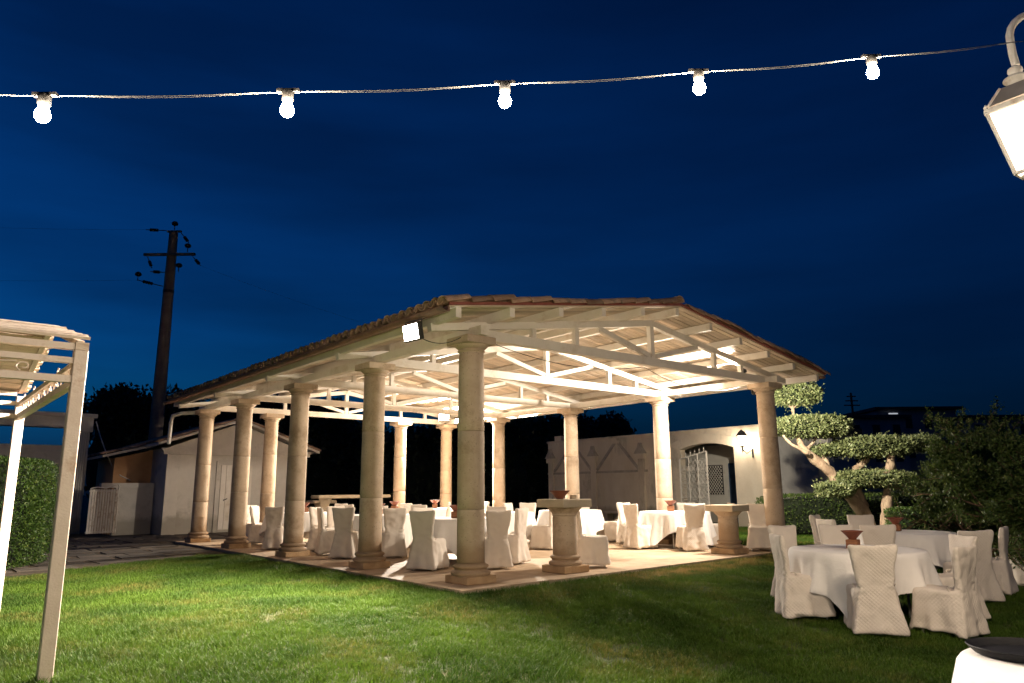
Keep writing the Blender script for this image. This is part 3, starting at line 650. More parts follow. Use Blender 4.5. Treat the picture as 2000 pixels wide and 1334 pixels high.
# ================================================================== slip-covered chairs
def rrect(hx, hy, r, n=6):
    pts = []
    for cx, cy, a0 in ((hx - r, hy - r, 0), (-hx + r, hy - r, 90), (-hx + r, -hy + r, 180), (hx - r, -hy + r, 270)):
        for i in range(n + 1):
            a = math.radians(a0 + 90 * i / n); pts.append((cx + r * math.cos(a), cy + r * math.sin(a)))
    return pts
def chair_mesh(seed):
    rnd = random.Random(seed)
    tmp = MB()
    def loops(levels):      # levels: (z, hx, cy, hy, r, wave)
        vs = []; n = None
        for li, (z, hx, cy, hy, r, wv) in enumerate(levels):
            pts = rrect(hx, hy, r); n = len(pts)
            for i, (x, y) in enumerate(pts):
                a = 2 * math.pi * i / n
                k = 1 + wv * (.5 * math.sin(4 * a + ph) + .5 * math.sin(7 * a + ph * 2.3))
                vs.append((x * k, cy + y * k, z + (wv * .55 * (1 + math.sin(4 * a + ph * 1.7)) if li == 0 else 0)))
        fs = []
        for j in range(len(levels) - 1):
            for i in range(n):
                k = (i + 1) % n; fs.append((j * n + i, j * n + k, (j + 1) * n + k, (j + 1) * n + i))
        fs.append(tuple(range(n))[::-1]); fs.append(tuple((len(levels) - 1) * n + i for i in range(n)))
        tmp.add(vs, fs)
    ph = rnd.uniform(0, 6)
    w = rnd.uniform(-.01, .01); fl = rnd.uniform(0, .03)
    # skirt round the seat
    loops([(.012, .245 + fl, .02, .265 + fl, .06, .06), (.12, .236 + fl * .7, .02, .255 + fl * .5, .06, .035), (.30, .222, .02, .245, .06, .012), (.42, .212, .02, .238, .055, 0), (.465, .206, .02, .232, .055, 0), (.485, .185, .02, .21, .06, 0)])
    # back of the cover: falls straight from the top rail to the ground, drawn in at the waist
    tw = .222 + w
    loops([(.01, .245 + fl, -.235, .06, .035, .03), (.14, .232, -.225, .055, .035, .01), (.30, .208, -.215, .05, .035, 0), (.44, .180, -.205, .045, .03, 0), (.52, .172, -.205, .04, .03, 0), (.60, .184, -.212, .04, .03, 0), (.74, .208, -.228, .04, .03, 0), (.86, tw, -.245, .036, .028, 0), (.915, tw + .004, -.252, .032, .025, 0), (.935, tw - .012, -.254, .024, .018, 0)])
    me = tmp.mesh('tmp')
    o = bpy.data.objects.new('tmp', me); COL.objects.link(o)
    r = o.modifiers.new('r', 'REMESH'); r.mode = 'VOXEL'; r.voxel_size = .0165; r.use_smooth_shade = True
    s = o.modifiers.new('s', 'SMOOTH'); s.factor = .6; s.iterations = 5
    dg = bpy.context.evaluated_depsgraph_get(); ev = bpy.data.meshes.new_from_object(o.evaluated_get(dg))
    bpy.data.objects.remove(o); bpy.data.meshes.remove(me)
    ev.name = 'slipcover'; n = len(ev.vertices); co = np.empty(n * 3, np.float32); ev.vertices.foreach_get('co', co); co = co.reshape(-1, 3)
    so = Vector((seed * 3.1, seed * 1.7, seed * .9))
    ears = rnd.uniform(-.02, .03); lean = rnd.uniform(-.025, .035)
    for i in range(n):
        p = Vector(co[i]); x, y, z = p
        if z > .8:      # top rail sags between its corners
            z += ears * ((abs(x) / .2) ** 2 - .55) * min(1, (z - .8) / .12)
        k = max(0, 1 - abs(z - .50) / .16)
        nz_ = mnoise.noise_vector(p * 7 + so) * .011 + mnoise.noise_vector(p * 15 + so) * .005
        if abs(x) > .1 and y < 0: nz_ += mnoise.noise_vector(Vector((x * 9, y * 26, z * 26)) + so) * .014 * k      # creases at the tie
        if z < .42: # hanging folds
            nz_ += Vector((x, y, 0)).normalized() * .020 * math.sin(math.atan2(y, x) * 8 + seed + z * 2) * (1 - z / .42)
        x += lean * max(0, z - .45) * .4
        if z > .03: p = Vector((x, y, z)) + nz_
        else: p = Vector((x + nz_.x, y + nz_.y, max(.004, z + nz_.z * .3)))
        co[i] = p
    ev.vertices.foreach_set('co', co.ravel()); ev.update()
    ev.polygons.foreach_set('use_smooth', [True] * len(ev.polygons))
    ev.materials.clear(); ev.materials.append(MT['quilt'])
    return ev
CH = [chair_mesh(s) for s in range(1, 11)]
leg_me = MB().tube([(0, 0, 0), (0, 0, .44)], .012, 6).mesh('leg', 'iron_white')
tie_me = MB().tube([(.178, -.17, .52), (.2, -.15, .525), (.197, -.12, .505), (.185, -.14, .47), (.192, -.15, .43)], .007, 5).mesh('tie', 'quilt')
tie_me2 = MB().tube([(-.178, -.17, .52), (-.2, -.15, .525), (-.197, -.12, .505), (-.185, -.14, .47), (-.192, -.15, .43)], .007, 5).mesh('tie', 'quilt')
nch = [0]
def chair(x, y, z, fx, fy, label, group, sc=1.0):
    c = thing('covered_chair', label, 'chair', (x, y, z), math.atan2(-fx, fy), group)
    nch[0] += 1
    link('slipcover', CH[(nch[0] * 5 + 2) % len(CH)], c); link('tie', tie_me, c); link('tie', tie_me2, c)
    for sx, sy in ((-.17, -.19), (.17, -.19), (.17, .19), (-.17, .19)): link('leg', leg_me, c, (sx, sy, 0.002))
    c.scale = (random.uniform(1.0, 1.05), random.uniform(.98, 1.04), random.uniform(.985, 1.02)); c.rotation_euler.z += random.uniform(-.09, .09)
    return c
def chair_p(u, v, tu, tv, label, group='slip-covered chairs on the terrace'):
    p = pv(u, v); q = pv(tu, tv); d = q - p
    return chair(p.x, p.y, .003, d.x, d.y, label, group)

# ================================================================== round tables and cloths
def cloth_mesh(seed, R=.76, half=1.16, top=.762, hang=.50):
    rnd = random.Random(seed); NT = 120; ph = rnd.uniform(0, 6); a0 = rnd.uniform(0, 1.5); nf = rnd.choice([10, 11, 13])
    rings = [(0, 'c')] + [(R * k / 6, 't') for k in range(1, 6)] + [(R - .012, 't')]
    nd = 12; vs = [(0, 0, top)]; rows = []
    for r, _ in rings[1:]:
        rows.append(len(vs)); vs += [(r * math.cos(2 * math.pi * i / NT), r * math.sin(2 * math.pi * i / NT), top) for i in range(NT)]
    for k in range(1, nd + 1):
        rows.append(len(vs))
        for i in range(NT):
            a = 2 * math.pi * i / NT; b = a + a0
            drop = min(half / max(abs(math.cos(b)), abs(math.sin(b))) - R, hang + .17) + .015 * math.sin(3 * a + ph)
            t = k / nd; corner = max(0, drop - (half - R)) / .25
            fold = math.sin(nf * a + ph + 1.2 * math.sin(2 * a + ph)) + .4 * math.sin(2.3 * nf * a + ph * 2)
            r = R + .004 + .05 * t * (drop / .5) + fold * .058 * t ** 1.1 + corner * .05 * t
            if k == 1: r = R + .003
            z = top - .006 - drop * (t if k > 1 else .02) + (0 if k > 1 else 0)
            vs.append((r * math.cos(a), r * math.sin(a), z))
    fs = [(0, rows[0] + i, rows[0] + (i + 1) % NT) for i in range(NT)]
    for a, b in zip(rows[:-1], rows[1:]):
        for i in range(NT):
            k = (i + 1) % NT; fs.append((a + i, b + i, b + k, a + k))
    mb = MB(); mb.v = vs; mb.f = fs
    return mb.mesh('tablecloth', 'cloth', True, None)
CL = [cloth_mesh(s) for s in range(11, 15)]
top_me = MB().lathe([(.70, .720), (.735, .722), (.74, .735), (.738, .748), (.72, .752)], 40).mesh('tabletop', 'riser', True, 40)
def frame_mesh():
    mb = MB()
    for s in (-1, 1):
        mb.tube([(s * .38, -.33, .012), (s * .38, -.33, .66), (s * .38, -.28, .71), (s * .38, .28, .71), (s * .38, .33, .66), (s * .38, .33, .012)], .015, 8)
    return mb.mesh('leg_frame', 'iron_white', True, 60)
brace_me = MB().tube([(-.38, 0, .30), (-.2, .02, .50), (.0, 0, .71), (.2, -.02, .50), (.38, 0, .30)], .010, 6).tube([(-.38, -.33, .30), (-.38, .33, .30)], .010, 6).tube([(.38, -.33, .30), (.38, .33, .30)], .010, 6).mesh('brace', 'iron_white', True, 60)
half_frames = []
for s in (-1, 1):
    half_frames.append(MB().tube([(s * .38, -.33, .004), (s * .38, -.33, .66), (s * .38, -.28, .712), (s * .38, .28, .712), (s * .38, .33, .66), (s * .38, .33, .004)], .015, 8).mesh('leg', 'iron_white', True, 60))
ntb = [0]
def table(x, y, z, label, clabel, rz=0, group='round tables', cloth=None):
    t = thing('round_table', label, 'table', (x, y, z), rz, group)
    link('tabletop', top_me, t); link('leg', half_frames[0], t); link('leg', half_frames[1], t); link('brace', brace_me, t)
    c = link('tablecloth', cloth or CL[ntb[0] % len(CL)], None, (x, y, z + .0015), rz + ntb[0] * .7); ntb[0] += 1
    tag(c, clabel, 'tablecloth', 'tablecloths on the round tables'); return t
bowl_me = MB().lathe([(.045, 0), (.05, .006), (.052, .014), (.085, .052), (.122, .092), (.138, .104), (.140, .112), (.132, .114), (.118, .098), (.08, .06), (.04, .034), (.005, .032)], 28, cap=False).mesh('bowl', 'terracotta', True, 50)
fill_me = MB().lathe([(.005, .080), (.06, .082), (.104, .080)], 20, cap=False).mesh('filling', 'tray', True)
riser_me = MB().cbox(-.075, .075, -.075, .075, .001, .115, .006).mesh('riser', 'riser')
def bowl(p, label, riser=None, rz=0, sc=1.0):
    z = 0
    if riser:
        r = link('display_block', riser_me, None, p, rz + .3); r.scale = (sc,) * 3; tag(r, riser, 'block', 'brown blocks under the table bowls'); z = .116 * sc
    b = thing('terracotta_bowl', label, 'bowl', Vector(p) + Vector((0, 0, z)), rz, 'terracotta bowls'); b.scale = (sc,) * 3
    link('bowl', bowl_me, b); link('filling', fill_me, b)
    return b

TBL = {'T1': (1.65, 2.55), 'T2': (1.45, 9.05), 'T3': (1.75, 5.55), 'T5': (4.35, 4.75), 'T6': (6.55, 4.75), 'T7': (7.15, 2.05), 'T4': (6.0, 9.6), 'T8': (3.9, 8.6)}
WHERE = {'T1': 'just behind the front corner column', 'T2': 'behind the third column of the left row', 'T3': 'behind the second column of the left row', 'T5': 'mid-terrace left of the near pedestal',
         'T6': 'behind the near stone pedestal', 'T7': 'between the stone pedestals near the right end', 'T4': 'at the far back right under the back floodlight', 'T8': 'at the far back left between two columns'}
for k, (u, v) in TBL.items():
    p = pv(u, v)
    table(p.x, p.y, .003, 'round folding table ' + WHERE[k], 'white cloth on the round table ' + WHERE[k], ROTP + random.uniform(-.5, .5))
TZ = .768
def bowl_t(k, du, dv, label, rlabel=None, sc=1.0):
    u, v = TBL[k]; bowl(pv(u + du, v + dv, TZ), label, rlabel, random.uniform(0, 3), sc)
bowl_t('T1', -.10, -.02, 'terracotta bowl on a block beside the front corner column', 'orange-brown block under the bowl beside the front corner column')
bowl_t('T2', .15, .0, 'terracotta bowl on the table right of the third left column', 'brown block under the bowl right of the third left column')
bowl_t('T3', .0, .1, 'terracotta bowl on the table behind the second left column', 'brown block under the bowl behind the second left column')
bowl_t('T4', -.1, .1, 'terracotta bowl on the farthest table left of the corner column', 'brown block under the farthest bowl left of the corner column')
bowl_t('T5', .05, .1, 'terracotta bowl on the middle table right of the corner column', None)
bowl_t('T8', .0, .0, 'terracotta bowl on the far back left table', 'brown block under the bowl on the far back left table')
bowl_t('T6', -.1, .0, 'terracotta bowl peeking from behind the near pedestal', None)
bowl_t('T7', -.05, .05, 'terracotta bowl on a block at the right end table', 'brown block under the bowl at the right end table')

CHAIRS = [
 # u, v, table, label
 (.52, 1.84, 'T1', 'white quilted chair seen from the side between second and corner columns'),
 (1.40, 1.30, 'T1', 'quilted chair with dappled back right beside the front corner column'),
 (2.12, 1.72, 'T1', 'white quilted chair half behind the dappled one beside the corner column'),
 (2.75, 3.05, 'T1', 'white chair back across the table right of the corner column'),
 (1.75, 3.72, 'T1', 'white chair back behind the table left of the corner column'),
 (1.28, 4.28, 'T3', 'white quilted chair turned away right of the second left column'),
 (.58, 4.72, 'T3', 'white quilted chair with its back to the lawn left of the second column'),
 (.72, 5.75, 'T3', 'white chair partly hidden behind the chair left of the second column'),
 (.98, 6.62, 'T3', 'white chair third back in the row left of the second column'),
 (2.95, 6.2, 'T3', 'white chair back seen beyond the chair right of the second column'),
 (2.35, 6.75, 'T3', 'tan shaded chair back beyond the chairs right of the second column'),
 (.85, 9.72, 'T2', 'quilted chair with its back to the lawn between third and fourth columns'),
 (.95, 10.45, 'T2', 'bright white chair just right of the fourth left column'),
 (.52, 8.02, 'T2', 'shaded grey quilted chair squeezed against the third left column'),
 (1.62, 7.72, 'T2', 'pale chair just right of the third left column'),
 (2.62, 9.5, 'T2', 'white chair behind the cloth right of the third left column'),
 (2.75, 8.5, 'T8', 'white chair back in front of the stone console table'),
 (3.6, 7.4, 'T8', 'white chair back left of the far double columns'),
 (4.85, 7.9, 'T8', 'white chair back beneath the far thin column'),
 (4.9, 9.3, 'T4', 'white chair back left of the farthest bowl'),
 (6.2, 8.4, 'T4', 'white chair back right of the farthest bowl'),
 (7.1, 9.2, 'T4', 'white chair back at the foot of the far column right of the corner column'),
 (4.72, 3.62, 'T5', 'white chair in profile facing left, left of the near pedestal'),
 (5.45, 5.2, 'T5', 'white square chair back behind the middle table'),
 (4.6, 5.95, 'T5', 'white chair back behind the middle table beside its bowl'),
 (5.9, 6.0, 'T6', 'white chair narrow edge seen left of the near pedestal top'),
 (7.42, 4.15, 'T6', 'white chair standing back to wall right of the near pedestal'),
 (7.55, 5.4, 'T6', 'white chair behind the cloth right of the near pedestal'),
 (6.20, 2.24, 'T7', 'white chair in profile facing right at the right end table'),
 (6.52, 1.16, 'T7', 'quilted chair with its back to the lawn left of the far pedestal'),
 (7.95, 1.42, 'T7', 'white chair mostly hidden behind the far pedestal'),
 (8.22, 2.6, 'T7', 'white chair top peeking over the far pedestal'),
 (7.1, 3.25, 'T7', 'white chair top behind the bowl of the right end table'),
]
for u, v, k, lab in CHAIRS: chair_p(u, v, *TBL[k], lab)
chair_p(2.72, .33, 2.72 + .80, .33 - .62, 'shaded chair in profile facing right beside the near pedestal', 'slip-covered chairs on the terrace')
p = pv(7.46, .15); chair(p.x, p.y, .003, -.30, -.95, 'white chair facing the camera at the foot of the right corner column', 'slip-covered chairs on the terrace')

# lawn tables and chairs
def lz(x, y): return lawn_z(x, y) + .004
def on_lawn(x, y): return Vector((x, y, lz(x, y)))
LT1 = (4.12, 9.12); LT2 = (6.02, 11.75); LT3 = (3.06, 3.86)
table(*LT1, lz(*LT1), 'round folding table on the lawn ringed by chairs', 'pale cloth on the nearest full lawn table', .3)
table(*LT2, lz(*LT2), 'round folding table farther back on the lawn', 'pale cloth on the farther lawn table near the topiary', .9)
table(*LT3, lz(*LT3), 'round table in the bottom right corner under the black tray', 'white cloth on the corner table under the black tray', 1.2, cloth=cloth_mesh(31, .76, 1.18))
def chair_l(x, y, t, lab, turn=0):
    d = Vector((t[0] - x, t[1] - y, 0)); d.rotate(Matrix.Rotation(turn, 3, 'Z')); chair(x, y, lz(x, y), d.x, d.y, lab, 'slip-covered chairs on the lawn')
chair_l(3.36, 8.92, LT1, 'leftmost lawn chair in profile, facing right toward the near lawn table', -.25)
chair_l(3.83, 8.22, LT1, 'quilted lawn chair with its full back to the camera', .15)
chair_l(4.62, 8.22, LT1, 'lawn chair facing left, nearest the black tray', .12)
chair_l(3.72, 9.92, LT1, 'lawn chair behind the leftmost one, seat toward the near table')
chair_l(4.42, 10.22, LT1, 'lawn chair behind the bowl on the near lawn table')
chair_l(5.18, 9.12, LT1, 'lawn chair right of the near table, behind the one facing left')
chair_l(5.02, 11.55, LT2, 'lawn chair beside the terrace corner at the far lawn table')
chair_l(5.25, 12.45, LT2, 'lawn chair farthest back near the leaning trunk')
chair_l(6.0, 12.75, LT2, 'lawn chair behind the bowl on the farther lawn table')
chair_l(5.25, 10.78, LT2, 'broad lawn chair back between the two lawn tables')
chair_l(6.85, 11.0, LT2, 'lawn chair with leaves hanging over its top corner')
chair_l(6.18, 10.35, LT2, 'lawn chair with a leafy sprig hanging across its back')
chair(7.98, 11.66, lz(7.98, 11.66), -1, -.18, 'chair at the right edge of the picture showing only its seat skirt', 'slip-covered chairs on the lawn')
for T_, off, a, b in ((LT1, (-.02, .02), 'terracotta bowl on a block on the near lawn table', 'brown block under the bowl on the near lawn table'), (LT2, (.02, .15), 'terracotta bowl on a block on the farther lawn table', 'brown block under the bowl on the farther lawn table')):
    bowl((T_[0] + off[0], T_[1] + off[1], lz(*T_) + TZ), a, b, .6, .9)
# oval tray
tr = thing('serving_tray', 'black oval serving tray on the corner table', 'tray', (2.86, 4.16, lz(*LT3) + TZ + .001), math.radians(-38))
prof = [(.90, .004), (.92, .012), (.985, .034), (1.0, .042), (.992, .046), (.97, .042), (.90, .018), (.88, .012)]
def ov(pr, name, cap):
    vs = []; n = 48
    for s_, z in pr:
        for i in range(n):
            a = 2 * math.pi * i / n; vs.append((.39 * s_ * math.cos(a), .29 * s_ * math.sin(a), z))
    fs = [(j * n + i, j * n + (i + 1) % n, (j + 1) * n + (i + 1) % n, (j + 1) * n + i) for j in range(len(pr) - 1) for i in range(n)]
    if cap: fs += [tuple(range(n))[::-1], tuple((len(pr) - 1) * n + i for i in range(n))]
    return MB().add(vs, fs).build(name, 'tray', tr, True, 60)
ov(prof, 'rim', False); ov([(.90, .003), (.885, .012)], 'base', True)
# folded napkin at the frame edge
def napkin():
    bm = bmesh.new(); n = 16
    g = [[bm.verts.new((.16 * (i / n - .5) * 2, .13 * (j / n - .5) * 2, .05 + .06 * math.exp(-((i / n - .4) ** 2) * 14) + .02 * math.sin(i * .9 + j * .4) * (j / n))) for i in range(n + 1)] for j in range(n + 1)]
    for j in range(n):
        for i in range(n): bm.faces.new((g[j][i], g[j][i + 1], g[j + 1][i + 1], g[j + 1][i]))
    r = bmesh.ops.extrude_face_region(bm, geom=bm.faces[:])
    for v in r['geom']:
        if isinstance(v, bmesh.types.BMVert): v.co.z = .002
    bmesh.ops.recalc_face_normals(bm, faces=bm.faces)
    me = bpy.data.meshes.new('napkin'); bm.to_mesh(me); bm.free(); me.materials.append(MT['cloth'])
    me.polygons.foreach_set('use_smooth', [True] * len(me.polygons)); return me
nk = link('napkin', napkin(), None, (2.76, 3.55, lz(*LT3) + TZ + .001), .5); tag(nk, 'crumpled white napkin cut off at the lower right frame edge', 'napkin')

# ================================================================== stone pedestals and console
ped_prof_base = [(r * .94, z) for r, z in base_prof]
def pedestal(u, v, H, rz, label):
    t = thing('stone_pedestal', label, 'pedestal', pv(u, v, .003), ROTP + rz, 'short stone column pedestals')
    MB().cbox(-.262, .262, -.262, .262, 0, .104, .008).build('plinth', 'plinth', t)
    MB().lathe(ped_prof_base, 40).build('base_moulding', 'stone', t, True, 50)
    zt = H - .27
    MB().lathe([(.192, .2675), (.194, .28), (.19, zt)], 40).build('shaft', 'stone', t, True, 50)
    MB().lathe([(.186, zt + .0005), (.186, zt + .02), (.2, zt + .024), (.204, zt + .034), (.196, zt + .042), (.2, zt + .06), (.232, zt + .09), (.268, zt + .128), (.275, zt + .142)], 40).build('capital', 'stone', t, True, 50)
    w = .31
    MB().cbox(-w, w, -w, w, zt + .143, H, .012).build('top_slab', 'stone_top', t)
    return t
pedestal(1.88, .07, 1.10, 0, 'tall stone pedestal carrying the red bowl near the front edge')
pedestal(6.48, .22, .93, .03, 'lower stone pedestal near the right corner column')
bowl(pv(1.74, .02, 1.104), 'red terracotta bowl standing alone on the near stone pedestal', None, 0, 1.15)
cup = MB().lathe([(.052, 0), (.058, .004), (.06, .062), (.056, .064), (.052, .058), (.05, .01)], 24, cap=False).lathe([(.001, .012), (.051, .012)], 24, cap=False).build('candle_cup', 'stone_top', None, True, 50, pv(2.02, .0, 1.1035))
tag(cup, 'small round stone cup beside the bowl on the near pedestal', 'cup')
def console(p0, p1, v, zt, label, th=.11, wd=.62):
    c = (p0 + p1) / 2; t = thing('stone_console', label, 'stone table', pv(c, v, -.05), ROTP, 'stone slab tables behind the pavilion'); h = (p1 - p0) / 2
    MB().cbox(-h, h, -wd / 2, wd / 2, zt - th + .05, zt + .05, .03).build('slab', 'stone_top', t)
    for s in (-1, 1):
        MB().lathe([(.2, 0), (.2, .08), (.15, .12), (.13, zt - .32), (.16, zt - .24), (.21, zt - .12), (.23, zt - th + .049)], 4, (s * (h - .38), 0, 0)).build('pedestal', 'stone_top', t)
console(4.2, 6.85, 14.1, 1.16, 'long pale stone slab table standing behind the back columns')
console(4.75, 5.6, 15.6, .98, 'small stone table left of the long slab table')
# ================================================================== cables on the pavilion
def cat(a, b, sag, n=14):
    a, b = Vector(a), Vector(b); return [a.lerp(b, i / n) - Vector((0, 0, sag * 4 * (i / n) * (1 - i / n))) for i in range(n + 1)]
def cable_thing(name, pts, r, mat, label):
    c = pts[0]; o = MB().tube([p - c for p in pts], r, 6).build(name, mat, None, True, loc=c); return tag(o, label, 'cable')
cable_thing('power_cable', cat(pv(-.90, .06, 3.38), pv(-.28, -.12, 3.40), .10), .006, 'wire', 'black cable looping from the left floodlight to the corner capital')
cable_thing('power_cable', cat(pv(.55, .10, 3.43), pv(4.0, .12, 3.44), .17) + cat(pv(4.1, .12, 3.42), pv(7.1, .12, 3.33), .22), .006, 'wire', 'black cable sagging along the front truss between the corner columns')

# ================================================================== right garden wall with arched gateway
WM = Matrix((( LV.x, 0, RU.x, AX), (LV.y, 0, RU.y, AY), (0, 1, 0, 0), (0, 0, 0, 1)))    # x=v, y=z, z=u
UW = 16.2
gw = thing('garden_wall', 'weathered plaster garden wall with pilasters and an arched gateway', 'wall')
arc = []
for i in range(17):
    t = i / 16; v = 8.74 + (6.41 - 8.74) * t; arc.append((v, 2.60 + .28 * math.sin(math.pi * (.08 + .84 * t)) ** .8))
poly = [(4.9, -.3), (4.9, 3.33), (16.0, 3.33), (16.0, -.3), (8.74, -.3)] + arc + [(6.41, -.3)]
MB().prism(poly[::-1], UW, UW + .32, WM).build('wall', 'plaster_old', gw)
MB().prism([(4.85, 3.331), (16.05, 3.331), (16.05, 3.40), (4.85, 3.40)], UW - .04, UW + .36, WM).build('coping', 'plaster_old', gw)
# raised arch band
outer = [(9.25 + (5.9 - 9.25) * i / 16, 2.60 + .62 * math.sin(math.pi * (.10 + .80 * i / 16)) ** .7) for i in range(17)]
MB().prism((arc + outer[::-1]), UW - .035, UW - .001, WM).build('arch_band', 'plaster_old', gw)
MB().prism([(10.3, 1.93), (16.0, 1.93), (16.0, 2.02), (10.3, 2.02)], UW - .05, UW - .001, WM).build('string_band', 'trim', gw)
for v in (10.58, 13.16, 15.78):
    pl = MB().prism([(v - .14, -.2), (v + .14, -.2), (v + .14, 2.44), (v - .14, 2.44)], UW - .09, UW - .002, WM).build('pilaster', 'plaster_old', gw)
    MB().prism([(v - .2, 2.442), (v + .2, 2.442), (v + .2, 2.64), (v - .2, 2.64)], UW - .15, UW - .0025, WM).build('capital_block', 'plaster_old', pl)
    MB().prism([(v - .27, 2.642), (v + .27, 2.642), (v + .2, 2.74), (v + .08, 2.90), (v + .03, 3.06), (v - .03, 3.06), (v - .08, 2.90), (v - .2, 2.74)], UW - .17, UW - .003, WM).build('pointed_cap', 'trim', pl)
for v0, v1 in ((13.0, 11.95), (10.75, 11.78), (15.6, 14.5), (13.3, 14.3)):
    a, b = (v0, 2.06), (v1, 3.14); d = Vector((b[0] - a[0], b[1] - a[1])).normalized(); n_ = Vector((-d.y, d.x)) * .055
    MB().prism([(a[0] - n_.x, a[1] - n_.y), (b[0] - n_.x, b[1] - n_.y), (b[0] + n_.x, b[1] + n_.y), (a[0] + n_.x, a[1] + n_.y)], UW - .045, UW - .004, WM).build('relief_strip', 'trim', gw)
MB().prism([(11.7, 3.10), (12.02, 3.10), (12.02, 3.22), (11.7, 3.22)], UW - .055, UW - .005, WM).build('relief_block', 'plaster_old', gw)
MB().prism([(15.2, 3.402), (15.62, 3.402), (15.62, 3.62), (15.2, 3.62)], UW + .05, UW + .3, WM).build('stub', 'plaster_old', gw)
# stone bench before the wall
bn = thing('stone_bench', 'pale stone bench against the garden wall', 'bench', pv(UW - .28, 11.7, -.055), ROTP)
MB().cbox(-.2, .2, -.62, .62, .38, .47, .012).build('seat', 'plaster_old', bn)
for s in (-.5, .5): MB().box(-.17, .17, s - .09, s + .09, 0, .379).build('support', 'plaster_old', bn)
# wrought gates
def spiral(c, r, a0, turns, sgn, n=16):
    return [(c[0] + r * (1 - .8 * i / n) * math.cos(a0 + sgn * turns * 2 * math.pi * i / n), c[1] + r * (1 - .8 * i / n) * math.sin(a0 + sgn * turns * 2 * math.pi * i / n)) for i in range(n + 1)]
def gate_leaf(hinge, ang, flip, label):
    g = thing('iron_gate', label, 'gate', pv(*hinge, -.03), ROTP + math.pi / 2 + ang, 'iron gates of the archway')
    w = 1.16 * flip; top = lambda x: 2.36 + .26 * abs(x) / 1.16
    for x in (0, w): MB().box(x - .025, x + .025, -.02, .02, .03, top(x)).build('stile', 'iron_white', g)
    for z in (.08, .5, 1.0, 1.5, 2.0): MB().box(min(0, w) + .026, max(0, w) - .026, -.01, .01, z - .012, z + .012).build('rail', 'iron_white', g)
    MB().beam((0, 0, top(0) + .01), (w, 0, top(w) + .01), .03, .035).build('top_rail', 'iron_white', g)
    nb_ = 3
    for i in range(1, nb_):
        x = w * i / nb_; MB().tube([(x, 0, .05), (x, 0, top(x))], .015, 6).build('bar', 'iron_white', g)
    for i in range(6):
        x = w * (i + .5) / 6; z = top(x); MB().lathe([(.008, z), (.008, z + .1), (.022, z + .12), (.001, z + .2)], 6, (x, 0, 0)).build('spike', 'iron_white', g)
    mb = MB()
    for i in range(nb_):
        xc = w * (i + .5) / nb_
        for j in range(9):
            zc = .29 + j * .245
            if zc > top(xc) - .16: continue
            for s in (-1, 1):
                p = spiral((xc + s * .10, zc), .105, math.pi / 2 * (1 if j % 2 else -1), .9, s * (1 if j % 2 else -1), 12)
                mb.tube([(x, 0, z) for x, z in p], .008, 4)
            p = [(xc + .16 * math.cos(a), zc + .125 * math.sin(a)) for a in np.linspace(0, 2 * math.pi, 17)]
            mb.tube([(x, 0, z) for x, z in p], .008, 4)
    mb.build('scrollwork', 'iron_white', g)
    return g
gate_leaf((UW - .06, 8.72), 0.05, -1, 'white wrought iron gate leaf with scrolls standing in the archway')
gate_leaf((UW + .1, 6.44), -1.45, 1, 'white iron gate leaf swung open edge-on at the right of the archway')
# outbuilding behind the arch
ob = thing('outbuilding', 'shadowed outbuilding with lattice window and blue door behind the archway', 'building')
MB().prism([(4.5, -.2), (12.5, -.2), (12.5, 2.985), (4.5, 2.985)], 19.2, 19.5, WM).build('wall', 'plaster', ob)
MB().prism([(4.9, 2.99), (12.7, 2.99), (12.7, 3.12), (4.9, 3.12)], UW + .325, 20.4, WM).build('roof', 'farroof', ob)  # roof carried forward over the passage to keep light out of the archway
for vv in (4.95, 12.3): MB().prism([(vv, -.2), (vv + .2, -.2), (vv + .2, 2.985), (vv, 2.985)], UW + .326, 19.19, WM).build('shade_wall', 'plaster', ob)  # unseen end walls added to block light from the passage
wn = MB().prism([(8.95, 1.02), (9.75, 1.02), (9.75, 2.2), (8.95, 2.2)], 19.16, 19.19, WM).build('window', 'glass_dark', ob)
mb = MB()
for i in range(-6, 9):
    for s in (-1, 1):
        a = [(9.35 + s * (-.4), 1.02 + i * .15), (9.35 + s * .4, 1.02 + i * .15 + 1.0)]
        pts = []
        for t in np.linspace(0, 1, 21):
            p = (lerp(a[0][0], a[1][0], t), lerp(a[0][1], a[1][1], t))
            if 1.02 <= p[1] <= 2.2: pts.append(WM @ Vector((p[0], p[1], 19.12)))
        if len(pts) > 1: mb.tube([pts[0], pts[-1]], .012, 4)
mb.build('lattice', 'iron_white', wn)
dr = MB().prism([(7.7, -.05), (8.65, -.05), (8.65, 2.25), (7.7, 2.25)], 19.13, 19.19, WM).build('door', 'blue_door', ob)
MB().lathe([(.02, 0), (.02, .05)], 8, WM @ Vector((7.85, 1.05, 19.1))).build('handle', 'dark_metal', dr)
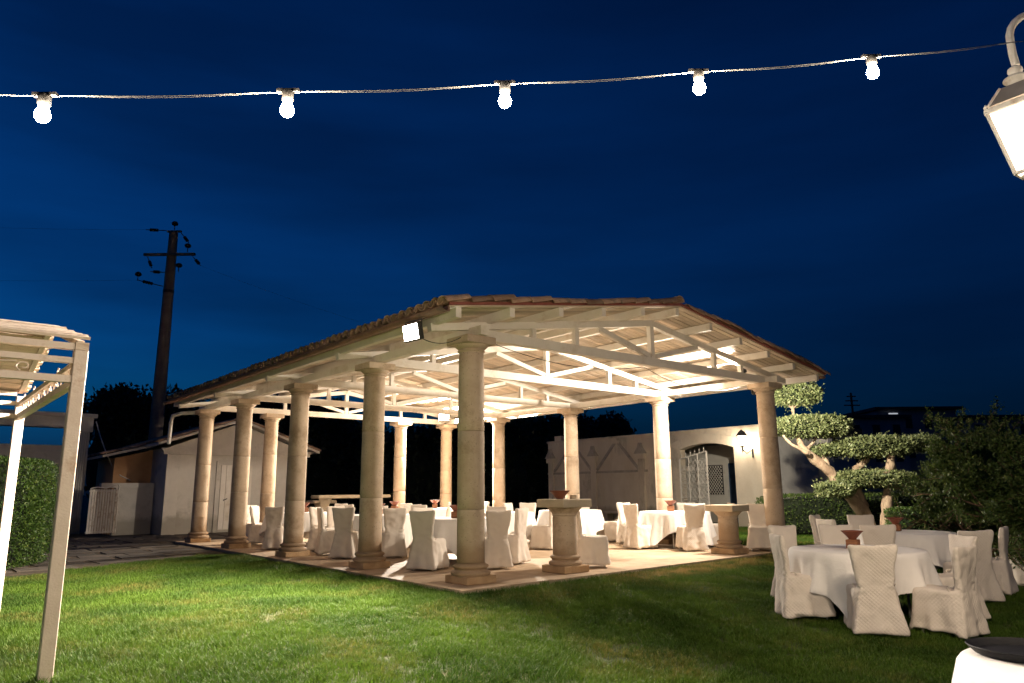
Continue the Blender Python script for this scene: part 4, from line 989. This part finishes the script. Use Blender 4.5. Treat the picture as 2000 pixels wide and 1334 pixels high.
# wall lantern by the arch
wl = thing('wall_lantern', 'lit lantern on a scrolled bracket right of the archway', 'lantern', pv(UW - .42, 5.78, 2.66))
MB().lathe([(.07, .02), (.085, .0), (.03, -.02), (.025, -.12), (.012, -.2), (.001, -.22)], 12).build('base', 'dark_metal', wl, True)
MB().lathe([(.075, .022), (.16, .36)], 4, cap=False).build('glass', 'lamp_glass', wl)
for k in range(4):
    a = math.pi / 2 * k; MB().beam((.078 * math.cos(a), .078 * math.sin(a), .02), (.165 * math.cos(a), .165 * math.sin(a), .36), .014, .014).build('corner_bar', 'dark_metal', wl)
MB().lathe([(.19, .362), (.195, .375), (.15, .43), (.10, .50), (.05, .535), (.015, .56), (.001, .60)], 16).build('hood', 'dark_metal', wl, True)
bp = pv(UW - .012, 5.66, 2.45) - wl.location
MB().tube([Vector((0, 0, -.1)), Vector((0, 0, -.1)).lerp(bp, .4) + Vector((0, 0, -.09)), Vector((0, 0, -.1)).lerp(bp, .75) + Vector((0, 0, .03)), bp + Vector((0, 0, .08))], .015, 8).tube([bp + Vector((0, 0, -.16)), bp + Vector((0, 0, .14))], .03, 8).build('bracket', 'dark_metal', wl, True)
for k in range(4):
    a = math.pi / 4 + math.pi / 2 * k; d = Vector((math.cos(a), math.sin(a), 0))
    s = area(wl, 'lantern_light', d * .16 + Vector((0, 0, .19)), d * 1 + Vector((0, 0, .05)), .14, P_WALL / 4, (1, .82, .60)); s.parent = wl

# ================================================================== shed and neighbours at the left back
VM = Matrix(((RU.x, 0, LV.x, AX), (RU.y, 0, LV.y, AY), (0, 1, 0, 0), (0, 0, 0, 1)))    # x=u, y=z, z=v
sh = thing('shed', 'small white gabled shed with plank door behind the left columns', 'shed')
VS = 17.1
MB().prism([(.45, -.2), (5.15, -.2), (5.15, 2.68), (2.72, 3.62), (.45, 2.72)], VS, VS + 4.5, VM).build('wall', 'plaster', sh)
for u in (.43, 4.78):
    MB().prism([(u, -.1), (u + .40, -.1), (u + .40, 2.50), (u, 2.50)], VS - .07, VS - .002, VM).build('pilaster', 'plaster', sh)
MB().prism([(.30, 2.502), (5.3, 2.502), (5.3, 2.60), (5.36, 2.66), (5.36, 2.70), (.24, 2.70), (.24, 2.66), (.30, 2.60)], VS - .10, VS - .0025, VM).build('cornice', 'plaster', sh)
rf = MB()
rf.prism([(2.72, 3.66), (2.72, 3.74), (5.62, 2.72), (5.62, 2.64)], VS - .22, VS + 4.7, VM).prism([(2.715, 3.66), (2.715, 3.74), (.1, 2.87), (.1, 2.79)], VS - .22, VS + 4.7, VM)
rfo = rf.build('roof', 'plaster', sh)
shed_tile = tile_mesh('cover_tile', .095, .08, .40)
for sgn, ue in ((1, 2.95), (-1, 2.65)):
    for j in range(8):
        for i in range(22 if sgn < 0 else 3):
            d = ue - j * .36
            if d < .2: continue
            u = 2.72 + sgn * d; z = 3.76 - .352 * d if sgn > 0 else 3.76 - .333 * d
            m = VM @ Matrix.Translation((u, z, VS - .16 + i * .22)); pnt = m.translation
            o = link('roof_tile', shed_tile, rfo)
            o.matrix_local = Matrix.Translation(pnt) @ Matrix.Rotation(ROTP + (math.pi / 2 if sgn > 0 else -math.pi / 2), 4, 'Z') @ Matrix.Rotation(.36, 4, 'X')
dr = MB().prism([(2.02, -.04), (3.35, -.04), (3.35, 2.32), (2.02, 2.32)], VS - .05, VS - .003, VM).build('door', 'plaster', sh)
for i in range(6):
    u = 2.17 + i * .175
    MB().prism([(u, .06), (u + .168, .06), (u + .168, 2.18), (u, 2.18)], VS - .08, VS - .051, VM).build('door_plank', 'wood', dr)
MB().tube([VM @ Vector((2.30, 1.02, VS - .085)), VM @ Vector((2.30, 1.02, VS - .13)), VM @ Vector((2.40, 1.07, VS - .14))], .014, 6).build('door_handle', 'dark_metal', dr)
# lean-to at the shed's left
an = thing('lean_to', 'ochre lean-to with sloping tiled roof left of the shed', 'building')
MB().prism([(-.72, -.2), (.44, -.2), (.44, 2.72), (-.72, 2.42)], 18.9, 21.5, VM).build('wall', 'orange', an)
ar = MB().prism([(-1.15, 2.42), (.46, 2.84), (.46, 2.92), (-1.15, 2.50)], 18.55, 21.6, VM).build('roof', 'plaster', an)
for i in range(12):
    for j in range(4):
        m = VM @ Matrix.Translation((-1.2 + j * .36, 2.52 + j * .094, 18.6 + i * .24))
        o = link('roof_tile', shed_tile, ar); o.matrix_local = Matrix.Translation(m.translation) @ Matrix.Rotation(ROTP - math.pi / 2, 4, 'Z') @ Matrix.Rotation(.27, 4, 'X')
lw = thing('low_wall', 'low white plaster wall with coping between gate and shed', 'wall')
MB().prism([(-.72, -.2), (.42, -.2), (.42, 1.44), (-.72, 1.44)], 18.3, 18.55, VM).build('wall', 'plaster', lw)
MB().prism([(-1.15, 1.442), (.42, 1.442), (.42, 1.60), (-1.15, 1.60)], 18.26, 18.6, VM).build('coping', 'plaster', lw)
gt = thing('slatted_gate', 'white metal gate of narrow upright slats beside the low wall', 'gate', (AX, AY, 0), ROTP)
for i in range(11):
    u = -1.50 + i * .073; MB().box(u, u + .058, 18.02, 18.05, .04, 1.40).build('slat', 'iron_white', gt)
for z in (.06, 1.32): MB().box(-1.52, -.70, 18.052, 18.08, z, z + .05).build('rail', 'iron_white', gt)
MB().tube([(-1.5, 18.03, 1.42), (-1.3, 18.03, 1.47), (-1.05, 18.03, 1.43), (-.85, 18.03, 1.52), (-.72, 18.03, 1.56), (-.68, 18.03, 1.48), (-.70, 18.03, 1.35), (-.68, 18.03, .02)], .018, 8).build('frame_tube', 'iron_white', gt, True)
po = thing('portal', 'tall white portal with fluted pilaster half hidden by the pergola', 'portal', (AX, AY, 0), ROTP)
for uc_ in (-1.48, -4.3):
    for i in range(6):
        u = uc_ - .20 + i * .068; MB().box(u, u + .056, 20.36, 20.42, .12, 3.34).build('flute', 'plaster', po)
    MB().box(uc_ - .22, uc_ + .22, 20.421, 20.8, -.1, 3.36).build('pilaster', 'plaster', po)
    MB().box(uc_ - .28, uc_ + .28, 20.3, 20.9, 3.362, 3.48).build('capital', 'plaster', po)
MB().box(-4.7, -1.20, 20.32, 20.85, 3.482, 3.84).build('entablature', 'plaster', po)
MB().box(-4.8, -1.10, 20.25, 20.92, 3.842, 3.98).build('cornice', 'plaster', po)
MB().box(-4.08, -1.72, 20.7, 20.78, -.1, 2.9).build('back_panel', 'plaster', po)
cable_thing('garden_hose', [pv(-1.15, 20.2, 3.72), pv(-1.05, 20.0, 3.3), pv(-.85, 19.6, 2.6), pv(-.70, 19.2, 2.15), pv(-.5, 18.88, 1.85), pv(-.2, 18.86, 1.7)], .02, 'iron_white', 'thin pale cable hanging from the portal to the lean-to')

# ================================================================== pergola, left foreground
pg = thing('pergola', 'white painted metal pergola with slatted roof at the left edge', 'pergola', (AX, AY, 0), ROTP)
PU = -5.26
def pz(u, v): w = pv(u, v); return lawn_z(w.x, w.y)
pw = .049
POSTS = [(PU, -1.83), (PU, 1.72), (PU - 3.3, -1.83), (PU - 3.3, 1.72)]
for u, v in POSTS: MB().cbox(u - pw, u + pw, v - pw, v + pw, pz(u, v) - .05, 2.36, .005).build('post', 'perg', pg)
MB().box(PU - .047, PU + .047, -1.83 - .047, -1.83 + .047, 2.362, 2.425).build('post_cap', 'reed', pg)
for v in (-1.83, 1.72):
    for z0, z1 in ((2.365, 2.415), (2.255, 2.30), (2.10, 2.155)):
        MB().box(PU - 3.3 + pw + .001, PU - pw - .001, v - .03, v + .03, z0, z1).build('rail', 'perg', pg)
    mb = MB()
    for k in range(4):
        x0 = PU - .42 - k * .72
        p = [(x0 + .02, 2.17)] + [(x0 + .05 - .055 * math.cos(a) * (1 - .055 * i), 2.205 + .04 * math.sin(a) * (1 - .05 * i)) for i, a in enumerate(np.linspace(-1.2, 5.2, 14))]
        p2 = [(x0 - .0, 2.24), (x0 - .2, 2.225), (x0 - .42, 2.18), (x0 - .55, 2.165)]
        mb.tube([(x, v, z) for x, z in p], .006, 5).tube([(x, v, z) for x, z in p2], .006, 5)
    mb.build('scroll', 'perg', pg, True)
for u in (PU, PU - 3.3):
    for z0, z1 in ((2.25, 2.295), (2.095, 2.15)):
        MB().box(u - .03, u + .03, -1.83 + pw + .001, 1.72 - pw - .001, z0, z1).build('rail', 'perg', pg)
    for k in range(9):
        v = -1.55 + k * .37
        MB().tube([(u, v - .09, 2.15), (u, v - .02, 2.21), (u, v + .06, 2.25), (u, v + .10, 2.225), (u, v + .07, 2.20)], .008, 5).tube([(u, v + .16, 2.15), (u, v + .16, 2.25)], .010, 4).build('scroll', 'perg', pg, True)
        if k % 2 == 0: MB().tube([(u, v, 2.295), (u, v + .05, 2.33), (u, v + .02, 2.36), (u, v - .02, 2.345)], .008, 5).build('scroll', 'perg', pg, True)
RZ, EZ, RV = 2.87, 2.44, -.055
for u in (PU - .01, PU - 1.1, PU - 2.2, PU - 3.28):
    MB().beam((u, -1.86, EZ - .022), (u, RV, RZ - .022), .05, .04).build('rafter', 'perg', pg); MB().beam((u, 1.76, EZ - .022), (u, RV + .001, RZ - .022), .048, .04).build('rafter', 'perg', pg)
for s, ve in ((-1, -1.90), (1, 1.80)):
    n_ = 19
    for i in range(n_):
        t = (i + .5) / n_; v = lerp(ve, RV, t); z = lerp(EZ, RZ, t) + .004; ln = abs(ve - RV) / n_
        m = Matrix.Translation((0, v, z)) @ Matrix.Rotation(math.atan2(RZ - EZ, RV - ve), 4, 'X')
        e = random.uniform(-.02, .03)
        MB().box(PU - 3.36, PU + .045 + e, -abs(ln) / 2 * .90, abs(ln) / 2 * .90, 0, .022 + random.uniform(0, .008), m).build('roof_slat', 'reed', pg)

# ================================================================== utility pole
PX = Vector((-15.58, 32, 0))
up = thing('utility_pole', 'dark concrete utility pole with crossarm and insulators against the sky', 'utility pole', PX)
MB().lathe([(.30, -.2), (.27, 6.1), (.19, 13.05)], 14).build('shaft', 'pole', up, True)
arms = [(11.93, -1.15, 1.18, .11), (13.12, -.3, .35, .07)]
for z, a, b, w in arms: MB().beam((a, -.24 if z < 13 else 0, z), (b, -.24 if z < 13 else 0, z + (.0)), .12, w).build('crossarm', 'pole', up)
MB().lathe([(.20, 10.15), (.24, 10.16), (.24, 10.3), (.20, 10.32)], 12).build('collar', 'dark_metal', up, True)
ins = [((-.35, 0, 13.17), (-1.3, .0, 13.22)), ((-.28, 0, 10.5), (-1.45, 0, 10.8)), ((-1.0, -.2, 11.85), (-.75, -.2, 11.3)), ((1.05, -.2, 11.85), (1.45, -.2, 11.4)), ((.35, 0, 13.05), (.75, 0, 12.55)), ((-.2, 0, 11.15), (-.9, 0, 11.2))]
for a, b in ins:
    a, b = Vector(a), Vector(b); mb = MB().tube([a, b], .02, 6); d = (b - a)
    for k in range(4): c = a + d * (.45 + .1 * k); mb.tube([c - d.normalized() * .03, c + d.normalized() * .03], .075, 8)
    mb.build('insulator', 'dark_metal', up)
for c in ((.02, 0, 13.2), (.80, -.2, 12.05), (-1.45, 0, 10.78), (.42, -.1, 11.15)):
    MB().tube([Vector(c), Vector(c) + Vector((0, 0, .22))], .02, 6).lathe([(.05, .2), (.13, .24), (.15, .32), (.10, .38), (.03, .42)], 10, c).build('insulator', 'dark_metal', up, True)
for a, b, sag, lab in (((-1.3, 0, 13.22), (-40, -6, 16.0), 1.2, 'upper thin overhead wire running left from the utility pole'), ((-1.45, 0, 10.8), (-40, -6, 12.6), 1.0, 'lower thin overhead wire running left from the utility pole'), ((1.45, -.2, 11.4), (30, 25, 10.5), 1.8, 'thin overhead wire running right from the utility pole crossarm')):
    cable_thing('overhead_wire', cat(PX + Vector(a), PX + Vector(b), sag, 20), .0035, 'wire', lab)

# ================================================================== vegetation
def blob_points(n, c, r, p=2.6, shell=.22, rough=.12, fseed=0):
    """points in the outer shell of a clipped, slightly boxy cushion"""
    d = rng.normal(size=(n, 3)); d /= np.linalg.norm(d, axis=1)[:, None]
    k = (np.abs(d) ** p).sum(1) ** (-1 / p)
    s = 1 - shell * rng.random(n) ** 1.6 + rough * .5 * np.sin(d[:, 0] * 7 + fseed) * np.cos(d[:, 1] * 6 + d[:, 2] * 5 + fseed)
    P = d * (k * s)[:, None] * np.array(r) + np.array(c); nr = d / np.array(r); nr /= np.linalg.norm(nr, axis=1)[:, None]
    return P, nr
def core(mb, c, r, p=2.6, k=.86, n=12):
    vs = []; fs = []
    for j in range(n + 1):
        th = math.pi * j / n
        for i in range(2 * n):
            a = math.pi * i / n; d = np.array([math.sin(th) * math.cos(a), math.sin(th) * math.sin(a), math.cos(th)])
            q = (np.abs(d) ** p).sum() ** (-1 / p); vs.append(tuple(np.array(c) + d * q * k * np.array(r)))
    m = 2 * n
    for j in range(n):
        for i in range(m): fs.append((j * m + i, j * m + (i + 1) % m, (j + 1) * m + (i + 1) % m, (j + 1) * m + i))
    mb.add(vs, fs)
YT = 19.0
def px(x, y, dy=0): return pix(x, y, YT + dy)
base = pix(1705, 1052, YT); base.z = -.08
tp_ = thing('topiary_tree', 'floodlit topiary tree with leaning trunk and clipped cloud pads', 'topiary tree', base)
def rel(p): return Vector(p) - base
limbs = [([(1712, 1052), (1690, 1005), (1655, 965), (1618, 920), (1590, 896), (1568, 872), (1556, 845)], [.24, .21, .18, .165, .15, .10, .06], 0),
         ([(1700, 1052), (1688, 1000), (1674, 955), (1672, 915), (1692, 898), (1700, 880)], [.20, .18, .16, .12, .13, .09], .25),
         ([(1736, 1056), (1734, 1000), (1731, 950), (1738, 910), (1740, 880)], [.17, .16, .15, .135, .12], -.35),
         ([(1620, 930), (1618, 905), (1608, 890), (1600, 872)], [.09, .085, .07, .05], .15),
         ([(1582, 888), (1545, 868), (1530, 850)], [.07, .05, .035], -.2), ([(1575, 880), (1590, 860), (1600, 842)], [.06, .04, .03], .2), ([(1566, 868), (1552, 850), (1545, 838)], [.05, .04, .03], .1),
         ([(1552, 835), (1549, 810), (1549, 782)], [.06, .05, .045], .1), ([(1549, 800), (1536, 788), (1526, 778)], [.03, .025, .018], .1), ([(1549, 798), (1560, 788), (1568, 780)], [.03, .025, .018], .1),
         ([(1650, 962), (1640, 958), (1630, 955)], [.07, .06, .04], -.15), ([(1742, 952), (1765, 950), (1785, 946)], [.06, .05, .03], -.3)]
for pts_, rs, dy in limbs:
    P = [rel(px(x, y, dy)) for x, y in pts_]; Q = []; R = []
    for i in range(len(P) - 1):
        for k in range(4): t = k / 4; Q.append(P[i].lerp(P[i + 1], t) + Vector(mnoise.noise_vector(P[i].lerp(P[i + 1], t) * 3)) * rs[i] * .7); R.append(lerp(rs[i], rs[i + 1], t) * (1 + .16 * math.sin(i * 5 + k * 2.1)))
    Q.append(P[-1]); R.append(rs[-1])
    R = [r * .78 for r in R]
    MB().tube(Q, R, 12).build('trunk' if rs[0] > .15 else 'branch', 'bark', tp_, True, None)
PADS = [(1556, 771, 44, 27, .5, 4200, .1), (1585, 833, 71, 26, .62, 6500, .1), (1615, 879, 25, 13, .4, 1600, .2), (1708, 873, 74, 25, .65, 6800, 0), (1795, 866, 36, 18, .42, 2600, .25), (1706, 935, 73, 19, .6, 6000, -.2), (1630, 956, 33, 17, .42, 2400, -.3), (1776, 947, 27, 13, .35, 1500, -.3)]
for x, y, hw, hh, dp, n, dy in PADS:
    c = rel(px(x, y, dy)); s = (YT + dy) / F_PX * 1.03
    hw *= .92; hh *= .70
    P, nr = blob_points(n, c, (hw * s, dp, hh * s), 3.2, .24, .2, x)
    E_ = P + nr * (.05 * rng.random((n, 1)) ** 4 + .12 * (rng.random((n, 1)) > .985))
    link('crown', leaves(E_, .062, 'leaf_topiary', 'crown', nrm=nr * .45, var=.9, aspect=.55), tp_)
    mb = MB(); core(mb, c, (hw * s, dp, hh * s), 3.2, .80, 8); mb.build('crown_core', 'core_dark', tp_, True, None)
def box_hedge(name, label, c, half, n, mat, size, rz=0, p=7, corek=.9):
    t = thing(name, label, 'hedge', (c[0], c[1], c[2] - half[2]), rz)
    P, nr = blob_points(n, (0, 0, half[2]), half, p, .10, .05, c[0])
    link('foliage', leaves(P, size, mat, 'foliage', nrm=nr * .9, aspect=.45), t)
    mb = MB(); core(mb, (0, 0, half[2]), half, p, corek, 10); mb.build('core', 'core_dark', t, True, None)
    return t
hl = box_hedge('hedge', 'tall clipped green hedge behind the pergola posts', (-10.28, 13.75, .90), (1.42, 1.0, 1.0), 42000, 'leaf_hedge', .052, ROTP * .35, 12)
box_hedge('hedge', 'dark low hedge behind the topiary trunks', (9.9, 21.2, .48), (2.9, .6, .58), 12000, 'leaf_bush', .08)
box_hedge('hedge', 'small lit clipped shrub right of the topiary trunks', tuple(pix(1785, 1018, 18.2)), (.55, .4, .30), 3000, 'leaf_hedge', .06)
# leafy bush at the right edge
bb = Vector((8.85, 12.75, lawn_z(8.85, 12.75)))
bs = thing('bush', 'tall loose leafy shrub at the right edge arching over the chairs', 'shrub', bb)
def grow(mb, p, d, ln, r, depth, tips):
    pts = [p.copy()]; n = 6; q = p.copy(); dd = d.normalized()
    for i in range(n):
        dd = (dd + Vector(mnoise.noise_vector(q * 2.3 + Vector((depth * 7, 0, 0)))) * .28 + Vector((0, 0, .03 if depth < 2 else -.05))).normalized(); q = q + dd * ln / n; pts.append(q.copy())
    mb.tube(pts, [lerp(r, r * .55, i / n) for i in range(n + 1)], 6 if depth < 2 else 4, cap=False)
    if depth >= 2: tips.append(pts)
    if depth < 3:
        for k in range(4 if depth else 5):
            t = random.uniform(.35, 1); b = pts[int(t * n)]
            nd = (dd + Vector((random.uniform(-1, 1), random.uniform(-1, 1), random.uniform(-.55, .7))) * .95)
            grow(mb, b, nd, ln * random.uniform(.5, .72), r * .55, depth + 1, tips)
tips = []; mb = MB()
for d in ((-.75, -.1, 1.0), (-.35, .3, 1.25), (.1, -.1, 1.2), (-.95, .2, .62), (-.6, -.5, .7), (-1.0, -.25, .38), (-.1, .5, .9)):
    grow(mb, Vector((random.uniform(-.1, .1), random.uniform(-.1, .1), 0)), Vector(d), 1.72, .036, 0, tips)
mb.build('trunk', 'bark_dark', bs, True, None)
P = []
for pts in tips:
    for a, b in zip(pts[:-1], pts[1:]):
        for k in range(19): P.append(np.array(a.lerp(b, random.random())) + rng.normal(0, .045, 3))
P = np.array(P); P = P[(P[:, 2] > .30)]
keep = ~((P[:, 0] < -1.25) & (P[:, 2] < .95)) & (P[:, 0] > -2.05); P = P[keep]
link('crown', leaves(P, .062, 'leaf_bush', 'crown', up=.1, aspect=.42), bs)
# dark trees beyond the pavilion
def dark_tree(x, y, h, rx, rz_, label, n=9000, name='dark_tree', size=.3):
    t = thing(name, label, 'tree', (x, y, -.1), 0, 'dark trees beyond the garden')
    MB().tube([(0, 0, 0), (.1, 0, h * .35), (0, .1, h * .7)], [.28, .2, .1], 8).build('trunk', 'bark_dark', t, True, None)
    Ps = []
    for k in range(16):
        a = random.uniform(0, 6.28); rr = rx * math.sqrt(random.random()) * .75; c = (rr * math.cos(a), rr * math.sin(a) * .7, h - rz_ * random.uniform(.25, 1.6)); s = random.uniform(.32, .55) * rx
        P, _ = blob_points(n // 16, c, (s, s, s * .75), 2, .5, .3, k); Ps.append(P)
    for k in range(3):
        P, _ = blob_points(n // 8, (random.uniform(-.3, .3) * rx, 0, h * (.25 + .17 * k)), (rx * .9, rx * .7, h * .22), 2, .6, .3, k); Ps.append(P)
    link('crown', leaves(np.concatenate(Ps), size, 'leaf_dark', 'crown', aspect=.5), t)
    mb = MB(); core(mb, (0, 0, h * .42), (rx * .85, rx * .6, h * .42), 2.2, 1, 10); mb.build('inner_foliage', 'core_dark', t, True, None)
dark_tree(-18.6, 37, 6.6, 3.0, 1.8, 'dark tree to the left of the utility pole base')
dark_tree(-14.8, 38, 6.5, 2.6, 1.6, 'dark tree right in front of the utility pole base')
dark_tree(-11.6, 41, 6.3, 2.6, 1.4, 'dark tree just right of the utility pole above the left eave')
for k, (x, y, h, rx) in enumerate(((-9.5, 38, 5.0, 3.0), (-5.6, 37, 4.5, 3.0), (-2.0, 38, 4.9, 3.2), (1.6, 41, 5.2, 3.0))):
    dark_tree(x, y, h, rx, 1.2, ['black leafy tree behind the shed ridge', 'black leafy tree behind the long stone slab table', 'black leafy tree behind the back floodlight column', 'black leafy tree left of the garden wall end'][k], 8000)
dark_tree(5.4, 46, 5.6, 2.2, 1.2, 'dark round tree rising over the garden wall between two columns', 7000)

# ================================================================== far right: railing and houses
rl = thing('white_railing', 'white upright-bar railing glimpsed behind the shrub', 'railing', (10.2, 16.2, lawn_z(10.2, 16.2)), -.1)
for i in range(14): MB().tube([(i * .12, 0, .1), (i * .12, 0, .98)], .012, 6).build('bar', 'iron_white', rl)
for z in (.1, .98): MB().box(-.05, 1.65, -.02, .02, z - .02, z + .02).build('rail', 'iron_white', rl)
wp = thing('panel_fence', 'slanting white ramp panel at the right edge behind the chairs', 'panel', (10.55, 15.2, lawn_z(10.55, 15.2)))
MB().prism([(-.05, 0), (1.6, 0), (1.6, .1), (0, .55), (-.05, .55)], 0, .06, Matrix.Rotation(math.pi / 2, 4, 'X')).build('panel', 'iron_white', wp)
MB().box(-.1, -.051, -.06, .0, 0, .6).build('post', 'iron_white', wp)
def house(x, y, w, d, h, storeys, cols, label, lit=(), roof_over=.5, mat='farwall'):
    t = thing('house', label, 'house', (x, y, 0), 0, 'far houses in the dark')
    MB().box(-w / 2, w / 2, 0, d, -1, h).build('wall', mat, t)
    MB().box(-w / 2 - roof_over, w / 2 + roof_over, -roof_over, d + roof_over, h + .01, h + .35).build('roof', 'farroof', t)
    n = 0
    for s in range(storeys):
        z = h / storeys * s + h / storeys * .35
        for c in range(cols):
            xx = -w / 2 + w * (c + .5) / cols
            wn = MB().box(xx - .5, xx + .5, -.06, -.002, z, z + 1.3).build('window', 'farwall', t)
            MB().box(xx - .42, xx + .42, -.09, -.061, z + .08, z + 1.22).build('pane', 'window_lit' if n in lit else 'glass_dark', wn); n += 1
        if s: MB().box(-w / 2, w / 2, -1.2, -.01, h / storeys * s - .12, h / storeys * s).build('balcony', 'farwall', t)
house(39.5, 82, 9, 8, 8.9, 3, 4, 'dark house left of the terraced one on the far hill')
house(46.5, 84, 9, 8, 10.0, 3, 4, 'far terraced house under two small lamps', lit=())
house(54.5, 80, 10, 8, 8.6, 3, 4, 'far house half hidden behind the shrub top')
house(15.5, 42, 7.5, 6, 4.2, 2, 3, 'dim blue house wall between the topiary pads')
sp2 = thing('security_light', 'tiny lit lamps under the eave of the far terraced house', 'lamp', (43.4, 83.3, 9.55))
MB().cbox(-.5, .5, -.1, .1, -.07, .07, .03).build('lens', 'window_lit', sp2)
MB().box(-.05, .05, .11, .75, -.05, .05).build('bracket', 'dark_metal', sp2)
mast = thing('antenna_mast', 'dark branching aerial silhouette above the far roofs', 'antenna', (38.2, 82, 9.2))
MB().tube([(0, 0, 0), (0, 0, 2.6)], .12, 6).build('mast', 'dark_metal', mast)
for z, w in ((1.2, .9), (1.7, .7), (2.2, .5)): MB().tube([(-w, 0, z), (w, 0, z)], .07, 5).build('element', 'dark_metal', mast)

# put the base of each building's Empty where the building stands
bpy.context.view_layer.update()
for t in (gw, ob, sh, an, lw):
    P = [c.matrix_world @ Vector(b) for c in t.children if c.type == 'MESH' for b in c.bound_box]
    c0 = Vector((sum(p.x for p in P) / len(P), sum(p.y for p in P) / len(P), 0))
    t.location = c0
    for c in t.children: c.location -= c0
